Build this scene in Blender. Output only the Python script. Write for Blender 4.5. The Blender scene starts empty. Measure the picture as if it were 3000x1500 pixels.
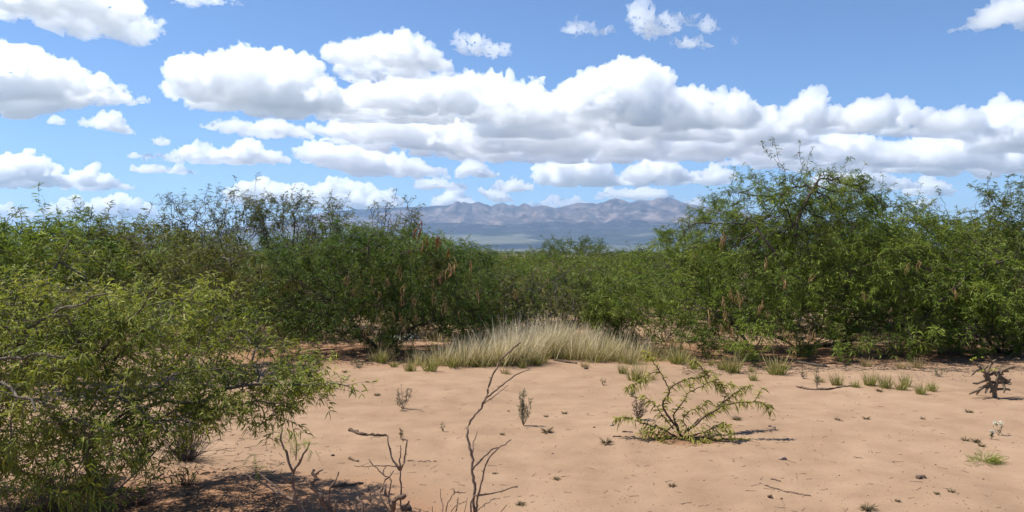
import bpy, math, random
import numpy as np

# ------------------------------------------------------------------ camera, sky, sun, exposure
SC = bpy.context.scene
COL = SC.collection
F, HZ, EYE = 2354.0, 735.0, 1.70           # focal length and horizon row in the photo's 3000 px frame, eye height in metres
cam_data = bpy.data.cameras.new('camera')
cam_data.sensor_width = 36.0
cam_data.lens = 36.0 * F / 3000.0
cam_data.shift_y = -(750.0 - HZ) / 3000.0
cam_data.clip_start = 0.05
cam_data.clip_end = 200000.0
cam = bpy.data.objects.new('camera', cam_data)
cam.location = (0, 0, EYE)
cam.rotation_euler = (math.radians(90), 0, 0)
COL.objects.link(cam)
SC.camera = cam

SUN_EL, SUN_AZ = math.radians(60), math.radians(-72)      # azimuth from +Y (view direction), negative = left
to_sun = np.array([math.sin(SUN_AZ) * math.cos(SUN_EL), math.cos(SUN_AZ) * math.cos(SUN_EL), math.sin(SUN_EL)])
world = bpy.data.worlds.new('World')
SC.world = world
world.use_nodes = True
wn = world.node_tree.nodes
sky = wn.new('ShaderNodeTexSky')
sky.sky_type = 'NISHITA'
sky.sun_disc = False
sky.sun_elevation = SUN_EL
sky.sun_rotation = SUN_AZ
sky.altitude = 3500
sky.air_density = 1.25
sky.dust_density = 0.0
sky.ozone_density = 8.0
wn['Background'].inputs['Strength'].default_value = 0.095
world.node_tree.links.new(sky.outputs[0], wn['Background'].inputs[0])

sun_data = bpy.data.lights.new('sun', 'SUN')
sun_data.energy = 5.0
sun_data.angle = math.radians(0.5)
sun_data.color = (1.0, 0.955, 0.88)
sun = bpy.data.objects.new('sun', sun_data)
sun.rotation_euler = (math.pi / 2 - SUN_EL, 0, -SUN_AZ + math.pi)
COL.objects.link(sun)
sun.location = (0, 0, 50)
SC.view_settings.view_transform = 'Standard'
SC.view_settings.look = 'None'
SC.view_settings.exposure = 0.65
SC.view_settings.gamma = 1.0
SC.cycles.max_bounces = 56
SC.cycles.diffuse_bounces = 4
SC.cycles.glossy_bounces = 2
SC.cycles.transmission_bounces = 4
SC.cycles.volume_bounces = 56
SC.cycles.transparent_max_bounces = 8
SC.cycles.use_denoising = True
SC.cycles.use_adaptive_sampling = True

# ------------------------------------------------------------------ helpers
def rad(a):
    return math.radians(a)

def tag(o, label=None, cat=None, group=None, kind=None):
    if label: o['label'] = label
    if cat: o['category'] = cat
    if group: o['group'] = group
    if kind: o['kind'] = kind
    return o

def mesh_from(name, V, Q=None, T=None, smooth=False):
    """one mesh from arrays: vertices, quads, triangles"""
    me = bpy.data.meshes.new(name)
    V = np.asarray(V, dtype=np.float32).reshape(-1, 3)
    Q = np.zeros((0, 4), np.int32) if Q is None else np.asarray(Q, np.int32).reshape(-1, 4)
    T = np.zeros((0, 3), np.int32) if T is None else np.asarray(T, np.int32).reshape(-1, 3)
    me.vertices.add(len(V))
    me.vertices.foreach_set('co', V.ravel())
    me.loops.add(Q.size + T.size)
    me.loops.foreach_set('vertex_index', np.concatenate([Q.ravel(), T.ravel()]))
    me.polygons.add(len(Q) + len(T))
    st = np.concatenate([np.arange(len(Q)) * 4, Q.size + np.arange(len(T)) * 3]).astype(np.int32)
    me.polygons.foreach_set('loop_start', st)
    if smooth:
        me.polygons.foreach_set('use_smooth', np.ones(len(Q) + len(T), dtype=bool))
    me.update(calc_edges=True)
    return me

def obj(name, me, mat, parent=None):
    o = bpy.data.objects.new(name, me)
    COL.objects.link(o)
    if mat is not None and me is not None and len(me.materials) == 0:
        me.materials.append(mat)
    if parent is not None:
        o.parent = parent
    return o

def empty(name, loc):
    o = bpy.data.objects.new(name, None)
    o.empty_display_size = 0.1
    o.location = loc
    COL.objects.link(o)
    return o

class Geo:
    """collects vertices and faces for one mesh"""
    def __init__(self):
        self.V, self.Q, self.T, self.n = [], [], [], 0
    def add(self, V, Q=None, T=None):
        V = np.asarray(V, float).reshape(-1, 3)
        if Q is not None and len(Q): self.Q.append(np.asarray(Q).reshape(-1, 4) + self.n)
        if T is not None and len(T): self.T.append(np.asarray(T).reshape(-1, 3) + self.n)
        self.V.append(V); self.n += len(V)
    def mesh(self, name, smooth=False, origin=(0, 0, 0)):
        V = np.concatenate(self.V) - np.asarray(origin, float)
        return mesh_from(name, V, np.concatenate(self.Q) if self.Q else None, np.concatenate(self.T) if self.T else None, smooth)

def unit(v):
    v = np.asarray(v, float)
    return v / np.maximum(np.linalg.norm(v, axis=-1, keepdims=True), 1e-9)

def hash3(ix, iy, iz, seed):
    h = (ix.astype(np.int64) * 374761393 + iy.astype(np.int64) * 668265263 + iz.astype(np.int64) * 2147483647 + seed * 974711) & 0xFFFFFFFF
    h = ((h ^ (h >> 13)) * 1274126177) & 0xFFFFFFFF
    return ((h ^ (h >> 16)) & 0xFFFFFF) / float(0xFFFFFF)

def vnoise(x, y, z=0.0, seed=0):
    x, y, z = np.broadcast_arrays(np.asarray(x, float), np.asarray(y, float), np.asarray(z, float))
    i, j, k = np.floor(x), np.floor(y), np.floor(z)
    u, v, w = x - i, y - j, z - k
    u, v, w = [t * t * (3 - 2 * t) for t in (u, v, w)]
    r = 0
    for a in (0, 1):
        for b in (0, 1):
            for c in (0, 1):
                r = r + hash3(i + a, j + b, k + c, seed) * (u if a else 1 - u) * (v if b else 1 - v) * (w if c else 1 - w)
    return r

def fbm(x, y, z=0.0, octaves=4, seed=0):
    r, a, s = 0, 0.5, 0.0
    for o in range(octaves):
        r = r + a * vnoise(x * 2 ** o + 13.7 * o, y * 2 ** o + 7.1 * o, np.asarray(z) * 2 ** o, seed + o)
        s += a; a *= 0.5
    return r / s

def sstep(a, b, x):
    t = np.clip((np.asarray(x, float) - a) / (b - a), 0, 1)
    return t * t * (3 - 2 * t)

def ground_z(x, y):
    """gentle relief of the sand flat"""
    x, y = np.asarray(x, float), np.asarray(y, float)
    d = np.hypot(x, y)
    z = (fbm(x * 0.22, y * 0.22, 0, 3, 5) - 0.5) * 0.20 + (fbm(x * 1.1, y * 1.1, 0, 3, 9) - 0.5) * 0.07 + (fbm(x * 5.0, y * 5.0, 0, 2, 19) - 0.5) * 0.022
    return z * (1 - sstep(60, 300, d))

def at(px, py, d):
    """point that stands d metres in front of the eye"""
    return np.array([(px - 1500.0) / F * d, d, EYE - (py - HZ) / F * d])

def on_ground(px, py):
    d = F * EYE / (py - HZ)
    for _ in range(8):
        x = (px - 1500.0) / F * d
        d = F * (EYE - float(ground_z(x, d))) / (py - HZ)
    x = (px - 1500.0) / F * d
    return np.array([x, d, float(ground_z(x, d))])

# ------------------------------------------------------------------ materials
def new_mat(name):
    m = bpy.data.materials.new(name)
    m.use_nodes = True
    nt = m.node_tree
    nt.nodes.clear()
    return m, nt.nodes, nt.links

def ramp(n, stops):
    r = n.new('ShaderNodeValToRGB')
    e = r.color_ramp.elements
    while len(e) < len(stops): e.new(0.5)
    for k, (p, c) in enumerate(stops):
        e[k].position = p
        e[k].color = (*c, 1)
    return r

def noise_node(n, l, vec, scale, detail=4, rough=0.55):
    t = n.new('ShaderNodeTexNoise')
    t.inputs['Scale'].default_value = scale
    t.inputs['Detail'].default_value = detail
    t.inputs['Roughness'].default_value = rough
    if vec is not None: l.new(vec, t.inputs['Vector'])
    return t

def leaf_mat(name, dark, mid, light, patch=2.2, trans=0.35, rough=0.55, dry=0.0):
    """foliage: colour varies leaf by leaf and from spray to spray"""
    m, n, l = new_mat(name)
    out = n.new('ShaderNodeOutputMaterial')
    geo = n.new('ShaderNodeNewGeometry')
    ns = noise_node(n, l, geo.outputs['Position'], patch, 3)
    mx = n.new('ShaderNodeMath'); mx.operation = 'MULTIPLY_ADD'
    mx.inputs[1].default_value = 0.45; l.new(geo.outputs['Random Per Island'], mx.inputs[0])
    sub = n.new('ShaderNodeMath'); sub.operation = 'MULTIPLY_ADD'
    sub.inputs[1].default_value = 1.5; sub.inputs[2].default_value = -0.47
    l.new(ns.outputs['Fac'], sub.inputs[0]); l.new(sub.outputs[0], mx.inputs[2])
    r = ramp(n, [(0.0, dark), (0.5, mid), (1.0, light)])
    l.new(mx.outputs[0], r.inputs[0])
    if dry:                                                     # sprays that have yellowed or browned off
        dn = noise_node(n, l, geo.outputs['Position'], patch * 0.75, 4, 0.65)
        dm = n.new('ShaderNodeMapRange'); dm.inputs['From Min'].default_value = 0.56; dm.inputs['From Max'].default_value = 0.68; dm.inputs['To Max'].default_value = dry
        l.new(dn.outputs['Fac'], dm.inputs['Value'])
        dx = n.new('ShaderNodeMixRGB'); dx.inputs[2].default_value = (0.185, 0.120, 0.045, 1)
        l.new(dm.outputs[0], dx.inputs[0]); l.new(r.outputs[0], dx.inputs[1]); r = dx
    p = n.new('ShaderNodeBsdfPrincipled')
    p.inputs['Roughness'].default_value = rough
    p.inputs['Specular IOR Level'].default_value = 0.1
    l.new(r.outputs[0], p.inputs['Base Color'])
    t = n.new('ShaderNodeBsdfTranslucent')
    br = n.new('ShaderNodeMixRGB'); br.blend_type = 'MULTIPLY'; br.inputs[0].default_value = 1
    br.inputs[2].default_value = (1.25, 1.35, 0.7, 1)
    l.new(r.outputs[0], br.inputs[1]); l.new(br.outputs[0], t.inputs['Color'])
    mix = n.new('ShaderNodeMixShader'); mix.inputs[0].default_value = trans
    l.new(p.outputs[0], mix.inputs[1]); l.new(t.outputs[0], mix.inputs[2]); l.new(mix.outputs[0], out.inputs[0])
    return m

def bark_mat(name, a, b, scale=30.0, rough=0.9):
    m, n, l = new_mat(name)
    out = n.new('ShaderNodeOutputMaterial')
    geo = n.new('ShaderNodeNewGeometry')
    ns = noise_node(n, l, geo.outputs['Position'], scale, 5, 0.65)
    big = noise_node(n, l, geo.outputs['Position'], scale * 0.12, 2)
    add = n.new('ShaderNodeMath'); add.operation = 'MULTIPLY_ADD'; add.inputs[1].default_value = 0.6
    l.new(ns.outputs['Fac'], add.inputs[0])
    h = n.new('ShaderNodeMath'); h.operation = 'MULTIPLY'; h.inputs[1].default_value = 0.45
    l.new(big.outputs['Fac'], h.inputs[0]); l.new(h.outputs[0], add.inputs[2])
    r = ramp(n, [(0.32, a), (0.68, b)])
    l.new(add.outputs[0], r.inputs[0])
    p = n.new('ShaderNodeBsdfPrincipled'); p.inputs['Roughness'].default_value = rough
    p.inputs['Specular IOR Level'].default_value = 0.15
    l.new(r.outputs[0], p.inputs['Base Color'])
    bp = n.new('ShaderNodeBump'); bp.inputs['Strength'].default_value = 0.6; bp.inputs['Distance'].default_value = 0.004
    l.new(ns.outputs['Fac'], bp.inputs['Height']); l.new(bp.outputs[0], p.inputs['Normal'])
    l.new(p.outputs[0], out.inputs[0])
    return m

M = {}
def sand_material():
    m, n, l = new_mat('desert_sand')
    out = n.new('ShaderNodeOutputMaterial')
    geo = n.new('ShaderNodeNewGeometry')
    pos = geo.outputs['Position']
    broad = noise_node(n, l, pos, 0.35, 4)
    midn = noise_node(n, l, pos, 2.6, 5, 0.6)
    fine = noise_node(n, l, pos, 60.0, 4, 0.7)
    a = n.new('ShaderNodeMath'); a.operation = 'MULTIPLY_ADD'; a.inputs[1].default_value = 0.40
    l.new(broad.outputs['Fac'], a.inputs[0])
    b = n.new('ShaderNodeMath'); b.operation = 'MULTIPLY_ADD'; b.inputs[1].default_value = 0.5
    l.new(midn.outputs['Fac'], b.inputs[0])
    c = n.new('ShaderNodeMath'); c.operation = 'MULTIPLY'; c.inputs[1].default_value = 0.16
    l.new(fine.outputs['Fac'], c.inputs[0]); l.new(c.outputs[0], b.inputs[2]); l.new(b.outputs[0], a.inputs[2])
    r = ramp(n, [(0.38, (0.226, 0.145, 0.090)), (0.53, (0.286, 0.187, 0.117)), (0.68, (0.336, 0.227, 0.146))])
    l.new(a.outputs[0], r.inputs[0])
    # redder litter soil below the shrubs, their warm shade tone painted in too
    soil_shade = None
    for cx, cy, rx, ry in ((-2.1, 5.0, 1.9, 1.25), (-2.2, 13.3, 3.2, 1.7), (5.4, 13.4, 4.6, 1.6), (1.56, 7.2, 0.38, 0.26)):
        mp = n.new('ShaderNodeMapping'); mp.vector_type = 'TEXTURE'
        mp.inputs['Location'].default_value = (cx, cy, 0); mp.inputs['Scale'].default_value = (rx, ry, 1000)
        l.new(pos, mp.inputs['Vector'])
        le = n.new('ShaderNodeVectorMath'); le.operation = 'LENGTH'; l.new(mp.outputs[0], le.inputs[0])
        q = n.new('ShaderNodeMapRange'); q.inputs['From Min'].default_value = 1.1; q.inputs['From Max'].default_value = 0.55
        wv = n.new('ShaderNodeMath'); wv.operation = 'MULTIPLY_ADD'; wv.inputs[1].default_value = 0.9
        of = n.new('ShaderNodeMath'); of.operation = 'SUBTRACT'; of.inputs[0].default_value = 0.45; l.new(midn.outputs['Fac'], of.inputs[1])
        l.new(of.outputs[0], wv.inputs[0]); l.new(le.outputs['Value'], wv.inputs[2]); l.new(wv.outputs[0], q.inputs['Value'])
        if soil_shade is None: soil_shade = q.outputs[0]
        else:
            mxs = n.new('ShaderNodeMath'); mxs.operation = 'MAXIMUM'; l.new(soil_shade, mxs.inputs[0]); l.new(q.outputs[0], mxs.inputs[1]); soil_shade = mxs.outputs[0]
    sf = n.new('ShaderNodeMath'); sf.operation = 'MULTIPLY'; sf.inputs[1].default_value = 0.75; l.new(soil_shade, sf.inputs[0])
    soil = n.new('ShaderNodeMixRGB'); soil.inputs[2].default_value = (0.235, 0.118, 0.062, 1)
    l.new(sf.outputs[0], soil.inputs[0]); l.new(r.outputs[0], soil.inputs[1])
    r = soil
    # dark grit and crumbs of litter
    vor = n.new('ShaderNodeTexVoronoi'); vor.inputs['Scale'].default_value = 9.0
    l.new(pos, vor.inputs['Vector'])
    gr = n.new('ShaderNodeMath'); gr.operation = 'LESS_THAN'; gr.inputs[1].default_value = 0.055
    l.new(vor.outputs['Distance'], gr.inputs[0])
    gm = n.new('ShaderNodeMath'); gm.operation = 'MULTIPLY'
    gt = n.new('ShaderNodeMath'); gt.operation = 'GREATER_THAN'; gt.inputs[1].default_value = 0.52
    l.new(midn.outputs['Fac'], gt.inputs[0]); l.new(gt.outputs[0], gm.inputs[0]); l.new(gr.outputs[0], gm.inputs[1])
    g2 = n.new('ShaderNodeMath'); g2.operation = 'MULTIPLY'; g2.inputs[1].default_value = 0.55; l.new(gm.outputs[0], g2.inputs[0])
    mixg = n.new('ShaderNodeMixRGB'); mixg.inputs[2].default_value = (0.16, 0.09, 0.055, 1)
    l.new(g2.outputs[0], mixg.inputs[0]); l.new(r.outputs[0], mixg.inputs[1])
    # far flats carry grey green grass and scrub
    ln = n.new('ShaderNodeVectorMath'); ln.operation = 'LENGTH'; l.new(pos, ln.inputs[0])
    mr = n.new('ShaderNodeMapRange'); mr.inputs['From Min'].default_value = 60; mr.inputs['From Max'].default_value = 400
    l.new(ln.outputs['Value'], mr.inputs['Value'])
    farn = noise_node(n, l, pos, 0.0011, 5, 0.6)
    fr = ramp(n, [(0.38, (0.050, 0.060, 0.040)), (0.62, (0.088, 0.095, 0.062))])
    l.new(farn.outputs['Fac'], fr.inputs[0])
    mixf = n.new('ShaderNodeMixRGB'); l.new(mr.outputs[0], mixf.inputs[0]); l.new(mixg.outputs[0], mixf.inputs[1]); l.new(fr.outputs[0], mixf.inputs[2])
    p = n.new('ShaderNodeBsdfPrincipled'); p.inputs['Roughness'].default_value = 0.95; p.inputs['Specular IOR Level'].default_value = 0.1
    l.new(mixf.outputs[0], p.inputs['Base Color'])
    bp = n.new('ShaderNodeBump'); bp.inputs['Strength'].default_value = 0.55; bp.inputs['Distance'].default_value = 0.0125
    bh = n.new('ShaderNodeMath'); bh.operation = 'MULTIPLY_ADD'; bh.inputs[1].default_value = 0.35
    fine2 = noise_node(n, l, pos, 14.0, 6, 0.65)
    l.new(fine.outputs['Fac'], bh.inputs[0]); l.new(fine2.outputs['Fac'], bh.inputs[2])
    l.new(bh.outputs[0], bp.inputs['Height']); l.new(bp.outputs[0], p.inputs['Normal'])
    l.new(p.outputs[0], out.inputs[0])
    return m

def mountain_material():
    m, n, l = new_mat('mountain_rock')
    out = n.new('ShaderNodeOutputMaterial')
    geo = n.new('ShaderNodeNewGeometry'); pos = geo.outputs['Position']
    sep = n.new('ShaderNodeSeparateXYZ'); l.new(pos, sep.inputs[0])
    ns = noise_node(n, l, pos, 0.0024, 8, 0.7)
    rock = ramp(n, [(0.38, (0.040, 0.036, 0.038)), (0.5, (0.100, 0.080, 0.078)), (0.63, (0.225, 0.175, 0.158))])
    l.new(ns.outputs['Fac'], rock.inputs[0])
    n2 = noise_node(n, l, pos, 0.0009, 6, 0.6)
    grass = ramp(n, [(0.36, (0.055, 0.064, 0.045)), (0.64, (0.120, 0.112, 0.080))])
    l.new(n2.outputs['Fac'], grass.inputs[0])
    mr = n.new('ShaderNodeMapRange'); mr.inputs['From Min'].default_value = 250; mr.inputs['From Max'].default_value = 620
    l.new(sep.outputs['Z'], mr.inputs['Value'])
    mx = n.new('ShaderNodeMixRGB'); l.new(mr.outputs[0], mx.inputs[0]); l.new(grass.outputs[0], mx.inputs[1]); l.new(rock.outputs[0], mx.inputs[2])
    p = n.new('ShaderNodeBsdfPrincipled'); p.inputs['Roughness'].default_value = 1.0; p.inputs['Specular IOR Level'].default_value = 0.0
    l.new(mx.outputs[0], p.inputs['Base Color'])
    l.new(p.outputs[0], out.inputs[0])
    return m

def cloud_material():
    m, n, l = new_mat('cloud')
    out = n.new('ShaderNodeOutputMaterial')
    v = n.new('ShaderNodeVolumeScatter')
    v.inputs['Color'].default_value = (1, 1, 1, 1)
    v.inputs['Density'].default_value = 0.0125
    v.inputs['Anisotropy'].default_value = 0.65
    l.new(v.outputs[0], out.inputs['Volume'])
    return m

# ------------------------------------------------------------------ ground: one sheet to the horizon
def build_ground():
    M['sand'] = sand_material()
    rs = np.concatenate([[0.0], np.linspace(0.6, 3.0, 7), np.linspace(3.15, 17, 150), 17 * (60000 / 17.0) ** (np.linspace(0.014, 1, 70))])
    fine = np.radians(np.linspace(-42, 42, 240))
    rest = np.radians(np.linspace(42, 318, 50))[1:-1]
    az = np.concatenate([fine, rest])
    A, R = np.meshgrid(az, rs)
    X, Y = R * np.sin(A), R * np.cos(A)
    Z = ground_z(X, Y)
    V = np.stack([X, Y, Z], -1).reshape(-1, 3)
    nr, na = len(rs), len(az)
    i, j = np.meshgrid(np.arange(nr - 1), np.arange(na), indexing='ij')
    j2 = (j + 1) % na
    Q = np.stack([i * na + j, (i + 1) * na + j, (i + 1) * na + j2, i * na + j2], -1).reshape(-1, 4)[:, ::-1]
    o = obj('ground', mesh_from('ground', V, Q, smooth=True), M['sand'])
    tag(o, 'pinkish tan sand flat running out to the valley floor', kind='structure')

CREST = [(-400, 722), (-100, 715), (200, 706), (440, 690), (700, 668), (850, 645), (960, 624), (1080, 613), (1244, 608), (1283, 604), (1322, 602), (1360, 599), (1384, 601),
         (1403, 597), (1423, 602), (1438, 608), (1450, 602), (1469, 596), (1485, 601), (1493, 605), (1502, 601), (1516, 606), (1535, 603),
         (1555, 608), (1574, 609), (1594, 608), (1609, 608), (1625, 611), (1656, 604), (1687, 598), (1710, 597), (1749, 600), (1768, 598), (1788, 590),
         (1807, 586), (1826, 590), (1846, 597), (1877, 589), (1904, 592), (1935, 589), (1962, 589), (1982, 594), (2001, 602), (2020, 608),
         (2050, 611), (2200, 630), (2400, 655), (2900, 690), (3400, 718)]
def build_mountains():
    M['mountain'] = mountain_material()
    cx, cy = np.array(CREST, float).T
    u = np.concatenate([np.linspace(-300, 1000, 70)[:-1], np.linspace(1000, 2120, 380), np.linspace(2120, 3300, 60)[1:]])
    dep = np.concatenate([np.linspace(9000, 14500, 18), np.linspace(14600, 21000, 96), np.linspace(21150, 25500, 6)])
    U, D = np.meshgrid(u, dep)
    X = (U - 1500) / F * D
    crest = (HZ - np.interp(U, cx, cy)) / F * 21000.0
    bajada = 330 * sstep(9000, 17500, D) ** 1.5 + (fbm(X / 1500, D / 1500, 0, 3, 3) - 0.5) * 50 * sstep(10000, 13000, D)
    s = np.clip((D - 14300) / 6700, 0, 1)
    # spurs run down toward the plain, with gullies between them
    wob = (fbm(X / 2200, D / 2600, 0, 3, 31) - 0.5) * 2600
    r1 = 1 - np.abs(2 * vnoise((X + wob) / 1250, D / 5200, 0, 41) - 1)
    r2 = 1 - np.abs(2 * vnoise((X + wob * 0.6) / 480, D / 1500, 0, 43) - 1)
    r3 = 1 - np.abs(2 * fbm((X + wob * 0.3) / 260, D / 420, 0, 3, 47) - 1)
    spur = 0.5 * r1 + 0.34 * r2 + 0.16 * r3
    body = s ** 1.25 * (0.42 + 0.58 * sstep(0, 1, s)) * (0.40 + 0.95 * spur)
    keep = sstep(0.72, 1.0, s)
    body = body * (1 - keep) + keep * (0.985 + 0.02 * r3)
    up = np.maximum(crest - bajada, 0)
    Z = bajada * np.clip(crest / 700, 0, 1) ** 0.5 + up * np.minimum(body, 1.0) + (r3 - 0.5) * 120 * s * (1 - 0.75 * keep)
    back = sstep(21000, 25500, D)
    Z = Z * (1 - back) - 5 * back
    Z[0, :] = -6
    V = np.stack([X, D, Z], -1).reshape(-1, 3)
    nr, na = U.shape
    i, j = np.meshgrid(np.arange(nr - 1), np.arange(na - 1), indexing='ij')
    Q = np.stack([i * na + j, i * na + j + 1, (i + 1) * na + j + 1, (i + 1) * na + j], -1).reshape(-1, 4)
    o = obj('mountains', mesh_from('mountains', V, Q, smooth=True), M['mountain'])
    tag(o, 'long purple brown mountain range beyond the valley', kind='structure')

def build_haze():
    m, n, l = new_mat('haze')
    out = n.new('ShaderNodeOutputMaterial')
    v = n.new('ShaderNodeVolumePrincipled')
    v.inputs['Color'].default_value = (0.46, 0.68, 1.0, 1)
    v.inputs['Density'].default_value = 3.3e-5
    v.inputs['Anisotropy'].default_value = 0.2
    l.new(v.outputs[0], out.inputs['Volume'])
    x, y0, y1, z0, z1 = 62000, -62000, 62000, -12, 1420
    V = [(sx, sy, sz) for sz in (z0, z1) for sy in (y0, y1) for sx in (-x, x)]
    Q = [(0, 2, 3, 1), (4, 5, 7, 6), (0, 1, 5, 4), (2, 6, 7, 3), (0, 4, 6, 2), (1, 3, 7, 5)]
    o = obj('haze', mesh_from('haze', V, Q), m)
    tag(o, 'thin blue desert haze in the air', kind='stuff')
# ------------------------------------------------------------------ clouds: closed billowing bodies with bases near 2100 m
S = 1.16460          # the cloud outlines below are noted in a 2576 px frame
ICO = None
def icosphere(level=2):
    t = (1 + 5 ** 0.5) / 2
    V = unit(np.array([(-1, t, 0), (1, t, 0), (-1, -t, 0), (1, -t, 0), (0, -1, t), (0, 1, t), (0, -1, -t), (0, 1, -t), (t, 0, -1), (t, 0, 1), (-t, 0, -1), (-t, 0, 1)], float))
    T = np.array([(0, 11, 5), (0, 5, 1), (0, 1, 7), (0, 7, 10), (0, 10, 11), (1, 5, 9), (5, 11, 4), (11, 10, 2), (10, 7, 6), (7, 1, 8), (3, 9, 4), (3, 4, 2), (3, 2, 6), (3, 6, 8), (3, 8, 9), (4, 9, 5), (2, 4, 11), (6, 2, 10), (8, 6, 7), (9, 8, 1)])
    for _ in range(level):
        mid = {}; V = list(V); NT = []
        def m(a, b):
            k = (min(a, b), max(a, b))
            if k not in mid:
                mid[k] = len(V); V.append(unit(V[a] + V[b]))
            return mid[k]
        for a, b, c in T:
            ab, bc, ca = m(a, b), m(b, c), m(c, a)
            NT += [(a, ab, ca), (b, bc, ab), (c, ca, bc), (ab, bc, ca)]
        T = np.array(NT); V = np.array(V)
    return V, T

CLOUD_BASE = 2100.0
def cloud(label, prof, base, seed, puff=0.42, rag=0.0, group=None, depth=None, far=None):
    """prof: points along the top edge, base: row of the flat underside (a number or points)"""
    rng = np.random.default_rng(seed)
    px, py = (np.array(prof, float) * S).T
    bx, by = (np.array(base, float) * S).T if np.ndim(base) else (np.array([px[0], px[-1]]), np.array([base, base]) * S)
    bmean = by.mean()
    D = far or CLOUD_BASE * F / (HZ - bmean)
    k = D / F                                                    # metres for one px
    width = (px[-1] - px[0]) * k
    hmax = (np.interp(px, bx, by) - py).max() * k
    dep = depth or min(width * 0.45, hmax * 1.6 + 300)
    P = []
    def put(x, y, r, dy):
        P.append(((x - 1500) * k, D + dy, EYE + (HZ - y) * k, r * k))
    x = px[0]
    while x < px[-1]:
        top, bot = np.interp(x, px, py), np.interp(x, bx, by)
        h = max(bot - top, 6.0)
        edge = min(1, min(x - px[0], px[-1] - x) / (0.5 * h + 1e-6)) * 0.5 + 0.5
        r = h * puff * rng.uniform(0.65, 1.1) * edge
        r = min(r, 62 * S * 0.8)
        put(x, top + r * 0.92, r, rng.uniform(-0.16, 0.16) * dep)
        y = top + r * 1.5
        while y < bot - 0.15 * r:
            rr = r * rng.uniform(0.75, 1.15)
            for dd in ((-0.36, 0.36) if dep > 2.2 * rr * k else (0.0,)):
                put(x + rng.uniform(-0.4, 0.4) * r, min(y, bot - 0.35 * rr), rr, (dd + rng.uniform(-0.14, 0.14)) * dep)
            y += rr * 1.05
        x += r * 0.85
    # rounded heads that stand out of the near face, row behind row
    if hmax / k > 34:
        for _ in range(int((px[-1] - px[0]) / (0.16 * hmax / k))):
            x = rng.uniform(px[0], px[-1]); top, bot = np.interp(x, px, py), np.interp(x, bx, by); h = bot - top
            if h < 24: continue
            f = rng.random() ** 1.2
            r = h * rng.uniform(0.12, 0.24)
            put(x, top + h * (0.12 + 0.6 * f) + r * 0.5, r, -dep * (0.34 + 0.32 * f) - r * k * 0.4)
    P = np.array(P)
    # smaller heads budding from the large ones
    B = [P]
    cur = P
    for gen, (num, lo, hi) in enumerate(((7, 0.34, 0.56), (5, 0.30, 0.5))):
        d = rng.normal(size=(len(cur), num, 3)); d[..., 2] = np.abs(d[..., 2]) * 0.9 + 0.05 - 0.5 * (rng.random(d.shape[:2]) < 0.25)
        d[..., 1] = np.where(rng.random(d.shape[:2]) < 0.7, -np.abs(d[..., 1]), d[..., 1])
        d = unit(d)
        rr = cur[:, None, 3] * rng.uniform(lo, hi, (len(cur), num))
        c = cur[:, None, :3] + d * (cur[:, None, 3, None] * 0.86)
        cur = np.concatenate([c, rr[..., None]], -1).reshape(-1, 4)
        cur = cur[cur[:, 3] > 4.0 * k]
        if gen: cur = cur[rng.random(len(cur)) < 0.6]
        B.append(cur)
    B = np.concatenate(B)
    iv, it = ICO
    V = (B[:, None, :3] + iv[None] * B[:, None, 3, None]).reshape(-1, 3)
    T = (it[None] + (np.arange(len(B)) * len(iv))[:, None, None]).reshape(-1, 3)
    org = np.array([(px.mean() - 1500) * k, D, EYE + (HZ - bmean) * k])
    me = mesh_from('cloud_raw', V - org, None, T)
    tmp = bpy.data.objects.new('cloud_raw', me)
    COL.objects.link(tmp)
    md = tmp.modifiers.new('r', 'REMESH'); md.mode = 'VOXEL'
    md.voxel_size = max(6.0 * k, 16.0, (width * dep * hmax) ** (1 / 3) / 128.0)
    dg = bpy.context.evaluated_depsgraph_get()
    m2 = bpy.data.meshes.new_from_object(tmp.evaluated_get(dg))
    COL.objects.unlink(tmp); bpy.data.objects.remove(tmp); bpy.data.meshes.remove(me)
    nv = len(m2.vertices)
    co = np.empty(nv * 3, np.float32); m2.vertices.foreach_get('co', co); co = co.reshape(-1, 3).astype(float)
    nr = np.empty(nv * 3, np.float32); m2.vertices.foreach_get('normal', nr); nr = nr.reshape(-1, 3).astype(float)
    # finer billows and frayed edges
    q = co / k
    b0 = np.abs(2 * fbm(q[:, 0] / 58 + seed, q[:, 1] / 58, q[:, 2] / 58, 2, seed + 17) - 1)
    b1 = np.abs(2 * fbm(q[:, 0] / 26 + seed, q[:, 1] / 26, q[:, 2] / 26, 3, seed) - 1)
    b2 = np.abs(2 * fbm(q[:, 0] / 9 + seed, q[:, 1] / 9, q[:, 2] / 9, 2, seed + 7) - 1)
    co += nr * ((b0 - 0.25) * 30 + (b1 - 0.25) * 30 + (b2 - 0.25) * 15)[:, None] * k * (1 + rag)
    if rag:
        w = np.stack([fbm(q[:, 0] / 34 + 3 * a, q[:, 1] / 34, q[:, 2] / 20 + a, 3, seed + 11 + a) - 0.5 for a in range(3)], -1)
        co += w * rag * 46 * k
    # flat, slightly ragged underside
    xs = (co[:, 0] + org[0]) / k + 1500
    bz = (bmean - np.interp(xs, bx, by)) * k + (fbm(q[:, 0] / 60, q[:, 1] / 60, 0, 3, seed + 3) - 0.5) * 16 * k
    below = co[:, 2] < bz
    co[below, 2] = bz[below] + (co[below, 2] - bz[below]) * 0.16
    m2.vertices.foreach_set('co', co.astype(np.float32).ravel())
    m2.polygons.foreach_set('use_smooth', np.ones(len(m2.polygons), dtype=bool))
    m2.update()
    m2.materials.clear()
    o = obj('cloud', m2, M['cloud'])
    o.location = org
    tag(o, label, 'cloud', group or 'fair weather clouds')
    return o

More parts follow.
